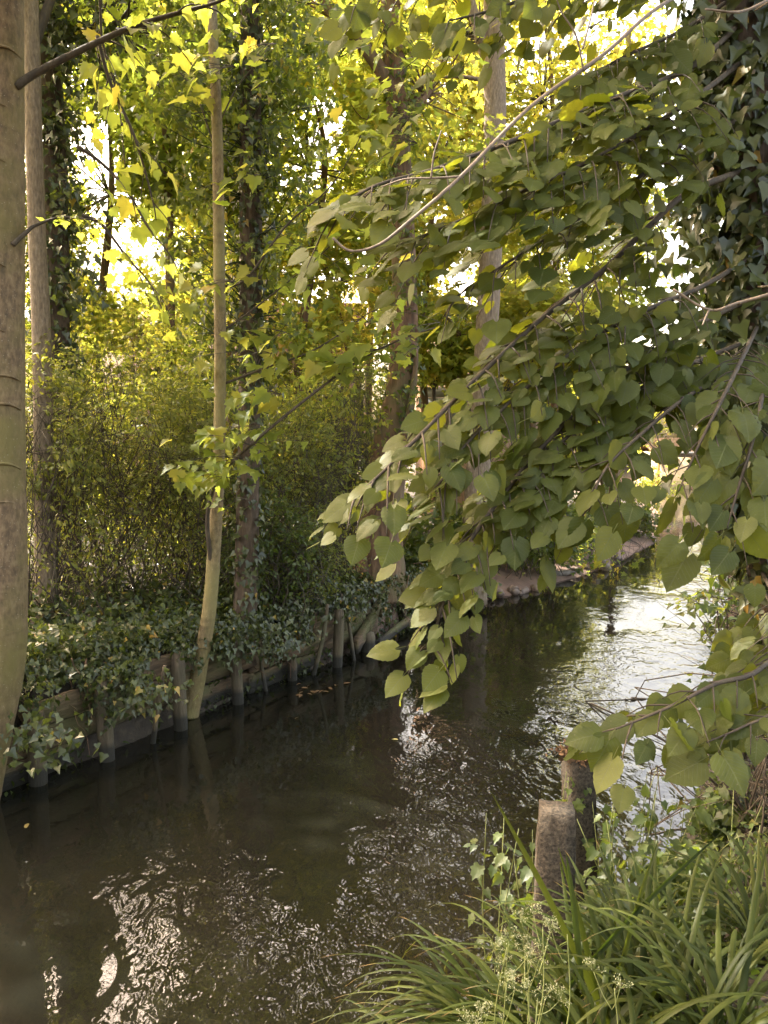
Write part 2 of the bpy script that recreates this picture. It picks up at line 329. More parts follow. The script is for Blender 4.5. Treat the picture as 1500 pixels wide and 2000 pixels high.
def water_mat():
    m, nt, out = new_mat('stream_water'); L = nt.links.new
    ge = N_(nt, 'ShaderNodeNewGeometry')
    mp = N_(nt, 'ShaderNodeMapping'); mp.inputs['Rotation'].default_value = (0, 0, math.radians(32)); mp.inputs['Scale'].default_value = (1.25, .8, 1); L(ge.outputs['Position'], mp.inputs[0])
    big = N_(nt, 'ShaderNodeTexNoise', Scale=.85, Detail=2.0); L(mp.outputs[0], big.inputs['Vector'])
    n1 = N_(nt, 'ShaderNodeTexNoise', Scale=5.0, Detail=2.0, Roughness=.45, Distortion=.9); L(mp.outputs[0], n1.inputs['Vector'])
    n2 = N_(nt, 'ShaderNodeTexNoise', Scale=24.0, Detail=1.0, Distortion=.6); L(mp.outputs[0], n2.inputs['Vector'])
    dt = N_(nt, 'ShaderNodeVectorMath', operation='DOT_PRODUCT'); L(ge.outputs['Position'], dt.inputs[0]); dt.inputs[1].default_value = (-.848, .53, 0)   # distance across the stream: calm by the left bank, broken water mid stream
    sl_ = math_(nt, 'ADD', math_(nt, 'MULTIPLY', dt.outputs['Value'], -.22), math_(nt, 'MULTIPLY', big.outputs['Fac'], 1.4))
    amp = ramp(nt, math_(nt, 'ADD', sl_, .33), [(.30, (.08, .08, .08)), (.60, (1, 1, 1))])
    h = math_(nt, 'ADD', math_(nt, 'MULTIPLY', n1.outputs['Fac'], 1.0), math_(nt, 'MULTIPLY', n2.outputs['Fac'], .15))
    h = math_(nt, 'MULTIPLY', h, amp)
    bp = N_(nt, 'ShaderNodeBump', Strength=1.0, Distance=.020); L(h, bp.inputs['Height'])
    murk = N_(nt, 'ShaderNodeBsdfDiffuse'); L(ramp(nt, big.outputs['Fac'], [(.3, (.012, .0128, .0088)), (.7, (.018, .0165, .0115))]), murk.inputs[0])
    tr = N_(nt, 'ShaderNodeBsdfTransparent'); tr.inputs[0].default_value = (.42, .36, .26, 1)
    body = N_(nt, 'ShaderNodeMixShader'); body.inputs[0].default_value = .45; L(murk.outputs[0], body.inputs[1]); L(tr.outputs[0], body.inputs[2])
    gl = N_(nt, 'ShaderNodeBsdfGlossy', Roughness=.02); L(bp.outputs[0], gl.inputs['Normal'])
    fr = N_(nt, 'ShaderNodeFresnel', IOR=1.75); L(bp.outputs[0], fr.inputs['Normal'])
    mix = N_(nt, 'ShaderNodeMixShader'); L(fr.outputs[0], mix.inputs[0]); L(body.outputs[0], mix.inputs[1]); L(gl.outputs[0], mix.inputs[2])
    L(mix.outputs[0], out.inputs[0]); return m
M['water'] = water_mat()

# ------------------------------------------------------------------ ground sheet and water
LB = [G(*p)[:2] for p in [(70, 1530), (215, 1484), (355, 1424), (468, 1374), (570, 1328), (655, 1302), (717, 1270), (800, 1228), (930, 1178), (1050, 1150), (1180, 1110), (1280, 1060), (1290, 1012), (1275, 978), (1268, 958)]]
DIRB = unit(LB[6] - LB[0])
LB = np.array([LB[0] - DIRB * 30, LB[0] - DIRB * 8] + LB + [LB[-1] + np.array([-30, 12.])])
RB = np.array([(-19, -34), (-3.6, -6), (-.25, 1.3), (.02, 2.05), (.42, 2.62), (1.15, 3.3), (2.2, 5.2), (4.0, 9), (5.9, 13), (9.2, 21), (12.2, 28), (17.5, 38), (16, 50), (-20, 70)], float)
SEG_REV = 9          # left-bank segments below this index carry the timber revetment

def pdist(P, L):
    best = np.full(len(P), 1e9); seg = np.zeros(len(P), int)
    for i in range(len(L) - 1):
        a, b = L[i], L[i + 1]; d = b - a
        t = np.clip(((P - a) @ d) / (d @ d), 0, 1)
        q = np.linalg.norm(P - (a + t[:, None] * d), axis=1)
        m = q < best; best[m] = q[m]; seg[m] = i
    return best, seg
POLY = np.vstack([LB, RB[::-1]])
def inside(P):
    r = np.zeros(len(P), bool); n = len(POLY)
    for i in range(n):
        a, b = POLY[i], POLY[(i + 1) % n]
        c = (a[1] > P[:, 1]) != (b[1] > P[:, 1])
        with np.errstate(divide='ignore', invalid='ignore'):
            xs = (b[0] - a[0]) * (P[:, 1] - a[1]) / (b[1] - a[1]) + a[0]
        r ^= c & (P[:, 0] < xs)
    return r
def wob(P, s, k=0):
    x, y = P[:, 0] * s, P[:, 1] * s
    return (np.sin(x * 1.7 + 1.3 * np.sin(y * 1.1 + k)) + np.sin(y * 2.1 + 1.7 * np.sin(x * .9 + 2 + k)) + .5 * np.sin(x * 4.3 + y * 3.7 + k)) / 2.5
def ground_z(P):
    P = np.atleast_2d(np.asarray(P, float))[:, :2]
    ins = inside(P); dl, sl = pdist(P, LB); dr, _ = pdist(P, RB)
    z = np.empty(len(P))
    zi = -np.minimum(.5, .04 + np.minimum(dl * .22, dr * .5)) + .03 * wob(P, 1.2)
    near = np.clip((SEG_REV - sl) * 1.0, 0, 1)
    steep = -.16 + .78 * np.clip((dl - .12) / .10, 0, 1) + .16 * np.clip(dl - .2, 0, 4)
    soft = .03 + .22 * np.clip(dl, 0, 1.0) + .5 * np.clip(dl - .8, 0, 1.2) * .9
    zl = np.where(near > .5, steep, soft)
    zl = np.minimum(zl, 1.35) + .06 * wob(P, .8) * np.clip(dl * 2, 0, 1)
    zr = .04 + .66 * (1 - np.exp(-dr / .26)) + .14 * np.clip(dr - .6, 0, 1) + .05 * wob(P, .9, 3) * np.clip(dr * 2, 0, 1)
    z = np.where(ins, zi, np.where(dl < dr, zl, zr))
    return z
def gz(x, y): return float(ground_z([[x, y]])[0])

def axis(lo, hi, step, far, grow=1.28):
    a = list(np.arange(lo, hi, step)); s = step
    while a[-1] < far: s *= grow; a.append(a[-1] + s)
    s = step
    while a[0] > -far: s *= grow; a.insert(0, a[0] - s)
    return np.array(a)
gx, gy = axis(-6, 10, .1, 420), axis(-.5, 21, .11, 420)
XX, YY = np.meshgrid(gx, gy, indexing='ij'); GP = np.stack([XX.ravel(), YY.ravel()], 1)
GZ = ground_z(GP)
acc = Acc(); ny = len(gy)
i, j = np.meshgrid(np.arange(len(gx) - 1), np.arange(ny - 1), indexing='ij')
acc.add(np.column_stack([GP, GZ]), [np.stack([i * ny + j, (i + 1) * ny + j, (i + 1) * ny + j + 1, i * ny + j + 1], -1).reshape(-1, 4)])
tag(acc.build('ground', M['ground'], smooth=True), kind='structure')
acc = Acc()
wx = np.linspace(-22, 26, 40); wy = np.linspace(-36, 72, 60)
XX, YY = np.meshgrid(wx, wy, indexing='ij'); ny = len(wy)
i, j = np.meshgrid(np.arange(len(wx) - 1), np.arange(ny - 1), indexing='ij')
q = np.stack([i * ny + j, (i + 1) * ny + j, (i + 1) * ny + j + 1, i * ny + j + 1], -1).reshape(-1, 4)
acc.add(np.stack([XX.ravel(), YY.ravel(), np.zeros(XX.size)], 1), [q])
tag(acc.build('water', M['water']), kind='structure')

# ------------------------------------------------------------------ sky gaps: places where the crowns are open
GAPS = [(185, 310, 58, 80, .62), (250, 470, 110, 40, .45), (330, 470, 60, 60, .25), (640, 225, 40, 40, .9), (590, 550, 60, 45, .75), (1010, 90, 60, 60, .5),
        (1320, 520, 70, 100, .5), (1190, 40, 60, 60, .6), (140, 130, 50, 70, .5), (520, 60, 40, 60, .3), (1330, 270, 60, 60, .8), (870, 120, 40, 60, .6), (730, 620, 60, 40, .5),
        (930, 880, 60, 80, .5), (1340, 900, 75, 70, .95), (1330, 810, 60, 50, .6), (470, 615, 190, 30, .55), (270, 520, 110, 50, .7),
        (200, -520, 180, 260, .8), (700, -420, 140, 240, .8), (1050, -300, 200, 200, .7), (450, -800, 300, 200, .7), (1000, -900, 300, 300, .8)]
MGAPS = [(270, 1790, 55, 55, 1.4), (235, 1930, 42, 80, 1.4), (560, 1790, 26, 42, 1.4), (462, 1770, 18, 70, 1.2), (700, 1690, 40, 45, 1.1), (612, 1890, 26, 40, 1.2), (885, 1640, 46, 60, .9), (1000, 1480, 50, 60, .4), (420, 1930, 24, 40, 1.0), (650, 1960, 26, 50, 1.0), (1290, 1280, 150, 140, 1.2), (110, 1930, 30, 60, 1.0), (320, 1670, 20, 30, 1.0)]
def gap_keep(P):
    px, py = proj(P); keep = np.ones(len(P), bool)
    for (x, y, a, b, p) in GAPS:
        e = ((px - x) / a) ** 2 + ((py - y) / b) ** 2
        keep &= ~(R.random(len(P)) < p * np.clip(1.6 - e, 0, 1))
    px, py = proj(np.asarray(P) * [1, 1, -1])      # openings through which the sky reaches the water
    for (x, y, a, b, p) in MGAPS:
        e = ((px - x) / a) ** 2 + ((py - y) / b) ** 2
        keep &= ~(R.random(len(P)) < p * np.clip(1.5 - e, 0, 1))
    return keep

# ------------------------------------------------------------------ sprays and crowns
def spray_leaves(acc, tm, centers, dirs, rad, nleaf, size, droop=.35, flat=.35, nup=UP, rnd=None):
    """layered sprays: leaves set flat in a drooping disc round each centre"""
    n = len(centers)
    a = R.uniform(0, 6.283, (n, nleaf)); r = rad * np.sqrt(R.random((n, nleaf)))
    o = np.stack([np.cos(a) * r, np.sin(a) * r, -droop * r ** 2 / max(rad, 1e-3) + R.normal(0, flat * .18, (n, nleaf))], -1)
    pos = (centers[:, None] + o).reshape(-1, 3)
    out = o * [1, 1, 0]
    tip = unit(out / max(rad, .01) + dirs[:, None] * .4 + np.array([0, 0, -.45]) + R.normal(0, .45, o.shape)).reshape(-1, 3)
    nrm = unit(nup + R.normal(0, .42, pos.shape))
    k = gap_keep(pos)
    leaves(acc, tm, pos[k], tip[k], nrm[k], size * R.uniform(.55, 1.2, k.sum()))

def ell_points(n, c, r, shell=.45):
    d = unit(gauss(n)); q = (shell + (1 - shell) * R.random(n) ** (1 / 2.0))[:, None]
    return np.asarray(c) + d * q * np.asarray(r)

def tree(name, label, cat, trunk, rads, bark, crown, leafm, tm, nspray, nleaf, size, group=None, limbs=(), rad=.5, sides=12, limb_r=.05, sub=40, bump=.05, twigm=None):
    """trunk: list of world points; crown: list of (center, radii, weight)"""
    trunk = np.array(trunk); root = thing(name, label, cat, trunk[0], group)
    t = Acc(); tube(t, trunk, rads, sides, max(24, len(trunk) * 8), bump); tr = t.build('trunk', M[bark], root, smooth=True)
    lm = Acc(); any_l = False
    for (pts, r) in limbs:
        lo_ = Acc(); tube(lo_, np.array(pts), r, 9, len(pts) * 5, .06); lo_.build('limb', M[twigm or bark], root, smooth=True)
    ca = Acc(); ws = np.array([c[2] for c in crown], float) if crown else np.zeros(0)
    for (c, r, w) in crown:
        n = int(nspray * w / ws.sum()); c = np.asarray(c, float)
        P = ell_points(n, c, r)
        # limb from trunk to crown centre, sub-limbs from centre to sprays
        k = np.argmin(np.linalg.norm(trunk - (c - [0, 0, 1.2]), axis=1)); s = trunk[k]
        mid = (s + c) / 2 + gauss(1, .2)[0] + [0, 0, .2]
        if np.linalg.norm(c - s) > .4:
            tube(lm, [s, mid, c], [limb_r, limb_r * .7, limb_r * .45], 6, 14, .05); any_l = True
        kq = gap_keep(P[:sub])
        for q in P[:sub][kq]:
            f_ = R.uniform(.0, 1.0); o_ = (mid * (1 - f_) + c * f_) if np.linalg.norm(c - s) > .4 else c
            m2 = o_ * .45 + q * .55 + gauss(1, .16)[0] + [0, 0, .12]
            tube(lm, [o_, m2, q], [limb_r * .32, limb_r * .2, limb_r * .05], 4, 9); any_l = True
        D = unit((P - c) * [1, 1, .3])
        spray_leaves(ca, tm, P, D, rad, nleaf, size)
    if any_l: lm.build('branch', M[twigm or 'twig'], root, smooth=True)
    if ca.n: ca.build('crown', M[leafm], root)
    return root

def branch_spray(wood, lv, pts, r0, tm, size, step=.11, side=(.25, .5), leaf_step=.06, sag=.25, nup=UP, tipw=(0, 0, -.4), start=.1, jitter=.4, nj=.35, gaps=None):
    """a leafy branch: main axis, alternate side twigs, leaves along each twig"""
    P = smooth_path(pts, 40); L = np.concatenate([[0], np.cumsum(np.linalg.norm(np.diff(P, axis=0), axis=1))])
    tube(wood, P, np.linspace(r0, r0 * .25, len(P)), 6)
    s = L[-1] * start; k = 0; pos = []; tip = []
    while s < L[-1]:
        p = np.array([np.interp(s, L, P[:, c]) for c in range(3)]); q = np.array([np.interp(min(s + .05, L[-1] + .0), L, P[:, c]) for c in range(3)])
        t = unit(q - p) if np.linalg.norm(q - p) > 1e-6 else unit(P[-1] - P[-3])
        sd = unit(np.cross(t, UP)) * (1 if k % 2 else -1)
        ln = R.uniform(*side) * (1 - .45 * s / L[-1])
        d = unit(sd * R.uniform(.5, 1.0) + t * R.uniform(.4, .9) + UP * R.uniform(-.35, .15))
        e = p + d * ln + [0, 0, -sag * ln]
        m = p + d * ln * .5 + [0, 0, -sag * ln * .15]
        tube(wood, [p, m, e], [r0 * .3, r0 * .22, r0 * .1], 4, 6)
        nn = max(2, int(ln / leaf_step)); w = np.linspace(.18, 1, nn)[:, None]
        pp = (1 - w) ** 2 * p + 2 * w * (1 - w) * m + w ** 2 * e
        a = np.cross(d, UP); a = unit(a) * np.where(np.arange(nn) % 2, 1, -1)[:, None]
        pos.append(pp + a * .015); tip.append(unit(a * .55 + d * .6 + np.array(tipw) + R.normal(0, jitter, (nn, 3))))
        s += step * R.uniform(.7, 1.3); k += 1
    e = P[-1]; pos.append(e[None]); tip.append(unit(P[-1] - P[-4] + np.array(tipw) * .3)[None])
    pos = np.vstack(pos); tip = np.vstack(tip)
    nrm = unit(np.asarray(nup) + R.normal(0, nj, pos.shape))
    stalk = .42 * size if tm is LIME else 0
    if gaps:
        px, py = proj(pos); kp = np.ones(len(pos), bool)
        for (x, y, a_, b_, p_) in gaps: kp &= ~(R.random(len(pos)) < p_ * np.clip(1.5 - ((px - x) / a_) ** 2 - ((py - y) / b_) ** 2, 0, 1))
        pos, tip, nrm = pos[kp], tip[kp], nrm[kp]
    leaves(lv, tm, pos + tip * stalk, tip, nrm, size * R.uniform(.55, 1.2, len(pos)))

def ivy_on(acc, pts, rad, n, size, spread=.05, lo=0, hi=1, clump=0, stems=None, hang=.8):
    """ivy leaves shingled on a trunk"""
    M_ = smooth_path(np.hstack([np.array(pts), np.broadcast_to(np.asarray(rad, float), (len(pts),))[:, None]]), 80)
    t = R.uniform(lo, hi, n) * 79; i = t.astype(int).clip(0, 78); u = (t - i)[:, None]
    c = M_[i] * (1 - u) + M_[i + 1] * u
    a = R.uniform(0, 6.283, n); o = np.stack([np.cos(a), np.sin(a), np.zeros(n)], 1)
    dens = .5 + .5 * np.sin(a * 2 + t * .35) * np.sin(t * .21 + 1)
    off = c[:, 3] + np.abs(R.normal(0, spread, n)) * (.5 + dens)
    pos = c[:, :3] + o * off[:, None]
    tip = unit(np.array([0, 0, -hang]) + o * .35 + gauss(n, .4)); nrm = unit(o + UP * .45 + gauss(n, .35))
    leaves(acc, IVY, pos, tip, nrm, size * R.uniform(.55, 1.2, n))

# ------------------------------------------------------------------ big trees of the left bank
d1 = 4.95
T1 = [U(-62, 1610, d1), U(-45, 1530, d1), (U(-18, 1400, d1)), U(2, 1280, d1), U(6, 1150, d1), U(4, 900, d1), U(2, 500, d1), U(2, 100, d1), U(0, -400, d1), U(-10, -900, d1)]
root = thing('sycamore_tree', 'thick smooth-barked trunk at the left edge curving out from the bank', 'tree', T1[0])
a = Acc(); tube(a, T1, [.17, .158, .150, .150, .148, .140, .135, .132, .125, .09], 28, 150, .02)
# branch-collar scars: curved ridges across the bark
for (py, w) in [(225, 1.), (330, .8), (530, 1.), (655, 1.), (745, .8), (800, .9), (915, 1.), (985, .7), (1130, .6), (120, .8), (1060, .5)]:
    c = U(5, py, d1); r = .139; aa = np.linspace(-1.9, -.25, 14) if R.random() > .3 else np.linspace(-2.4, -1.0, 14)
    ring = np.stack([c[0] + np.cos(aa) * r, c[1] + np.sin(aa) * r, c[2] + .035 * w * np.cos((aa - aa.mean()) * 2.1)], 1)
    tube(a, ring, .010 * w * np.sin(np.linspace(.15, 3.0, 14)) + .001, 6)
a.build('trunk', M['sycamore'], root, smooth=True)
w_, l_ = Acc(), Acc()
TWS = lambda L_, d: [U(x, y, d + k * .06) for k, (x, y) in enumerate(L_)]
b1 = TWS([(30, 170), (75, 140), (170, 92), (260, 52), (360, 22), (430, 2), (540, -50)], d1 - .05)
branch_spray(w_, l_, b1, .026, MAPLE, .11, .16, (.25, .6), .08, .3, start=.35)
b2 = TWS([(25, 478), (50, 455), (70, 440), (120, 425), (190, 430)], d1 - .1)
branch_spray(w_, l_, b2, .016, MAPLE, .055, .07, (.12, .3), .045, .3, start=.45)
for L_ in ([(60, -200), (180, -80), (200, 80), (230, 190), (245, 330)], [(190, 70), (215, 160), (260, 260), (285, 340), (300, 400), (305, 430)], [(150, 285), (200, 320), (250, 375), (290, 445), (330, 495), (350, 535)],
           [(-10, -300), (200, -250), (400, -160), (560, -120)], [(160, 420), (200, 440), (250, 505), (290, 550), (320, 610)]):
    branch_spray(w_, l_, TWS(L_, d1 + .5), .014, MAPLE, .12, .2, (.2, .55), .1, .3, start=.1)
P_ = ell_points(46, (-3.7, 5.3, 7.2), (1.5, 1.6, .9), .1)  # extra crown above the view, added to shade the sedge
for q in P_[:22]: tube(w_, [T1[-2] + [0, 0, -.6], (T1[-2] + q) / 2 + gauss(1, .15)[0], q], [.03, .02, .005], 5, 9)
spray_leaves(l_, MAPLE_FAR, P_, unit(gauss(len(P_)) * [1, 1, .2]), .5, 18, .14)
w_.build('branch', M['twig'], root, smooth=True); l_.build('crown', M['maple'], root)

tree('slim_tree', 'slim bare grey trunk just right of the thick smooth trunk', 'tree', [np.append(U(88, 1130, 7.0)[:2], .75), U(86, 950, 7.0), U(82, 700, 7.), U(70, 400, 7.), U(62, 100, 7.), U(55, -300, 7.)], [.10, .085, .08, .075, .07, .05], 'greybark',
     [(U(120, -250, 7.2), (1.3, 1.0, .9), 1)], 'maple', MAPLE, 60, 14, .12, sides=14, sub=14)

T3 = [np.append(U(118, 1150, 8.3)[:2], .75), U(112, 950, 8.3), U(106, 700, 8.3), U(98, 400, 8.3), U(88, 100, 8.3), U(80, -300, 8.3), U(75, -700, 8.3)]
r3 = [.26, .2, .17, .17, .16, .14, .1]
tree('ivy_clad_tree', 'dark trunk wrapped in ivy at far left behind the slim grey trunk', 'tree', T3, r3, 'bark', [(U(80, -230, 8.5), (1.5, 1.2, 1.1), 1), (U(250, 60, 8.8), (1.0, .8, .9), .6)], 'maple_deep', MAPLE_FAR, 110, 16, .13)
a = Acc(); ivy_on(a, T3, r3, 2600, .085, .07, .2, .95)
for (x, y, n) in [(120, 60, 260), (150, 130, 120), (110, 260, 180), (130, 400, 160), (90, 20, 200), (140, 560, 160), (190, 40, 160)]:
    c = U(x, y, 8.1); p = c + gauss(n, .17); leaves(a, IVY, p, unit(gauss(n, .5) - UP * .7), unit(gauss(n, .5) + [0, -.7, .6]), .085 * R.uniform(.6, 1.2, n))
tag(a.build('climbing_ivy', M['ivy'], None, T3[0]), 'dark ivy climbing the trunk at far left', 'ivy', 'ivy on the tree trunks')

d4 = 6.7
T4 = [U(366, 1395, d4), U(378, 1355, d4), U(396, 1270, d4), U(410, 1180, d4), U(419, 1060, d4), U(427, 900, d4), U(430, 720, d4), U(428, 500, d4), U(424, 250, d4), U(413, 0, d4), U(404, -300, d4), U(400, -600, d4)]
root = thing('young_maple', 'slender pale pole-like maple bending out of the timber bank', 'tree', T4[0])
a = Acc(); tube(a, T4, [.105, .082, .068, .062, .058, .053, .051, .049, .046, .041, .032, .02], 16, 120, .02); a.build('trunk', M['pole'], root, smooth=True)
w_, l_ = Acc(), Acc()
bb = [U(414, 1110, d4 - .02), U(405, 1030, d4 - .1), U(411, 975, d4 - .15), U(432, 925, d4 - .2), U(500, 860, d4 - .3), U(600, 778, d4 - .2), U(700, 705, d4), U(790, 660, d4 + .1), U(850, 640, d4 + .2)]
P = smooth_path(bb, 60); tube(w_, P, np.linspace(.021, .006, 60), 7)
def maple_fan(x, y, d, n, s, spread=(70, 22)):
    c = np.array([U(x + R.normal(0, spread[0]), y + R.normal(0, spread[1]), d + R.normal(0, .12)) for _ in range(n)])
    tp = unit(np.column_stack([R.normal(-.35, .6, n), R.normal(-.5, .5, n), R.normal(-.35, .22, n)]))
    leaves(l_, MAPLE, c, tp, unit(UP + gauss(n, .28) + [0, -.35, 0]), s * R.uniform(.6, 1.15, n))
    o = np.array(U(x + 60, y - 10, d))
    for q in c[::3]: tube(w_, [o, (o + q) / 2 + [0, 0, .03], q], [.004, .003, .0015], 3, 5)
for args in [(415, 905, 6.35, 22, .14, (48, 14)), (430, 880, 6.35, 16, .13), (395, 945, 6.3, 9, .12, (50, 6)), (450, 845, 6.4, 20, .14, (38, 13)), (490, 780, 6.4, 18, .14, (34, 10)), (425, 985, 6.4, 5, .09, (20, 10)),
             (500, 660, 6.5, 12, .13, (45, 14)), (470, 700, 6.5, 10, .12, (40, 10)), (620, 720, 6.5, 16, .15, (50, 15)), (690, 690, 6.6, 16, .16, (45, 15)), (760, 690, 6.7, 12, .15, (45, 15)), (800, 640, 6.8, 8, .15, (30, 15)), (660, 640, 6.6, 12, .14),
             (560, 500, 6.6, 10, .13), (700, 480, 6.8, 14, .14, (60, 40)), (755, 290, 6.8, 18, .15, (50, 30)), (740, 240, 6.8, 16, .15, (50, 30)), (400, 140, 6.5, 22, .13, (45, 22)), (480, 95, 6.5, 14, .13, (35, 20)), (450, 350, 6.5, 10, .12, (40, 30)), (400, 560, 6.5, 12, .12, (40, 20)), (620, 560, 6.8, 14, .14, (60, 30)), (760, 120, 6.9, 18, .15, (50, 40)), (690, 40, 6.6, 14, .14, (50, 30))]:
    maple_fan(*args)
for (L_, r) in [([(437, 750), (520, 718), (600, 690), (660, 655), (720, 612), (775, 590)], .012), ([(430, 560), (480, 545), (560, 440), (640, 370), (690, 295), (735, 190)], .012), ([(424, 250), (470, 160), (540, 90)], .008), ([(424, 300), (380, 180), (330, 120)], .008), ([(430, 650), (500, 600), (600, 520), (690, 440)], .01)]:
    Q = [U(x, y, d4 + .04 * k) for k, (x, y) in enumerate(L_)]
    branch_spray(w_, l_, Q, r, MAPLE, .12, .3, (.2, .5), .14, .3, start=.3)
w_.build('branch', M['twig'], root, smooth=True); l_.build('crown', M['maple'], root)

T5 = [np.append(U(478, 1290, 7.5)[:2], .62), U(478, 1200, 7.5), U(482, 1050, 7.5), U(486, 850, 7.5), U(489, 600, 7.5), U(490, 300, 7.5), U(488, 0, 7.5), U(486, -400, 7.5)]
r5 = [.15, .12, .115, .11, .105, .10, .09, .06]
tree('ivy_mantled_tree', 'upright trunk bushy with ivy behind the slender pale pole', 'tree', T5, r5, 'bark', [(U(500, -250, 7.8), (1.2, 1.0, .9), 1)], 'maple_deep', MAPLE_FAR, 50, 15, .13)
a = Acc(); ivy_on(a, T5, r5, 1500, .075, .05, .05, 1.0)
ivy_on(a, T5, r5, 900, .075, .16, .45, 1.0)
bush = Acc()
for (x, y, sx, sy, n) in [(360, 150, 45, 50, 520), (400, 40, 60, 40, 620), (350, 330, 30, 60, 330), (400, 450, 30, 50, 260), (560, 60, 55, 55, 620), (580, 180, 45, 50, 420), (540, 300, 35, 55, 380), (450, 180, 40, 60, 420), (540, 420, 35, 50, 260), (375, 620, 30, 40, 220), (540, 560, 45, 40, 260), (440, 600, 30, 50, 240), (520, 700, 40, 40, 200), (430, -100, 90, 60, 500), (580, -80, 70, 60, 500), (340, 540, 20, 40, 120), (390, 240, 40, 50, 300)]:
    n = int(n * 1.0)
    c = np.array([U(x, y, 7.4)]); s = 7.4 / F
    nc = max(5, n // 22); cc = c + np.column_stack([R.normal(0, sx * s, nc), R.normal(0, .28, nc), R.normal(0, sy * s, nc)])
    p = cc[R.integers(0, nc, n)] + gauss(n, .075)
    leaves(bush, IVY, p, unit(gauss(n, .55) - UP * .55), unit(gauss(n, .6) + [0, -.3, .7]), .072 * R.uniform(.6, 1.2, n))
    for q in cc[:9]:
        k = U(489, y + 60, 7.5); tube(a, [k, (k + q) / 2 + gauss(1, .05)[0], q], [.008, .006, .002], 4, 6, rnd=.05)
iv = thing('climbing_ivy', 'bushy ivy smothering the upright trunk behind the slender pole', 'ivy', T5[0], 'ivy on the tree trunks')
a.build('trailing_leaves', M['ivy'], iv); bush.build('bushy_leaves', M['ivy_lit'], iv)

d6 = 9.9
T6 = [U(732, 1165, d6), U(738, 1110, d6), U(747, 1000, d6), U(762, 880, d6), U(783, 760, d6), U(790, 640, d6), U(787, 450, d6), U(778, 250, d6), U(766, 60, d6), U(755, -150, d6), U(745, -500, d6)]
r6 = [.44, .36, .28, .23, .195, .17, .145, .13, .12, .10, .05]
tree('leaning_tree', 'leaning trunk with a flared sunlit base above the broken boards', 'tree', T6, r6, 'warmbark', [(U(700, -170, 10.2), (1.8, 1.5, 1.2), .7), (U(650, 30, 10.4), (1.2, 1., .8), .35), (U(820, 200, 10.6), (1, 1, .9), .3)], 'maple', MAPLE_FAR, 240, 16, .14,
     limbs=[([U(772, 190, d6), U(745, 140, d6 - .1), U(705, 85, d6 - .2), U(660, 35, d6 - .3), U(615, -30, d6 - .3), U(560, -150, d6)], [.10, .085, .075, .07, .06, .04]),
            ([U(790, 640, d6), U(812, 690, d6 - .16), U(805, 760, d6 - .2), U(790, 850, d6 - .2), U(770, 960, d6 - .25), U(757, 1100, d6 - .33)], [.02, .03, .03, .028, .03, .03]),
            ([U(735, 1080, d6 - .1), U(712, 1110, d6 - .25), U(700, 1160, d6 - .3)], [.13, .10, .06]), ([U(745, 1090, d6 - .1), U(775, 1130, d6 - .2), U(800, 1165, d6 - .2)], [.13, .08, .04])], twigm='warmbark', sides=18, bump=.05)
a = Acc(); ivy_on(a, T6, r6, 700, .08, .06, .3, .8)
for (x, y, n) in [(800, 780, 60), (780, 690, 60), (800, 560, 80), (770, 330, 90), (790, 200, 90), (760, 60, 90), (785, 430, 60)]:
    p = U(x, y, 9.7) + gauss(n, .13); leaves(a, IVY, p, unit(gauss(n, .5) - UP * .6), unit(gauss(n, .6) + [0, -.5, .6]), .075)
tag(a.build('climbing_ivy', M['ivy_lit'], None, T6[0]), 'sparse ivy tufts on the leaning trunk', 'ivy', 'ivy on the tree trunks')

d7 = 11.2
T7 = [np.append(U(922, 1165, d7)[:2], .1), U(926, 1060, d7), U(935, 900, d7), U(948, 700, d7), U(960, 450, d7), U(967, 230, d7), U(966, 140, d7), U(962, -60, d7), U(955, -400, d7)]
tree('grey_trunked_tree', 'tall pale grey trunk standing behind the lime branches', 'tree', T7, [.24, .19, .17, .165, .16, .15, .15, .13, .08], 'greybark', [(U(980, -160, 11.6), (1.8, 1.5, 1.2), 1), (U(900, 60, 12), (1.2, 1., .8), .3)], 'maple_gold', MAPLE_FAR, 140, 16, .14,
     limbs=[([U(966, 140, d7), U(945, 95, d7), U(932, 50, d7 - .1), U(900, -60, d7 - .1)], [.1, .09, .08, .06]), ([U(965, 160, d7), U(900, 150, d7), U(850, 152, d7)], [.03, .025, .01])], sides=16)

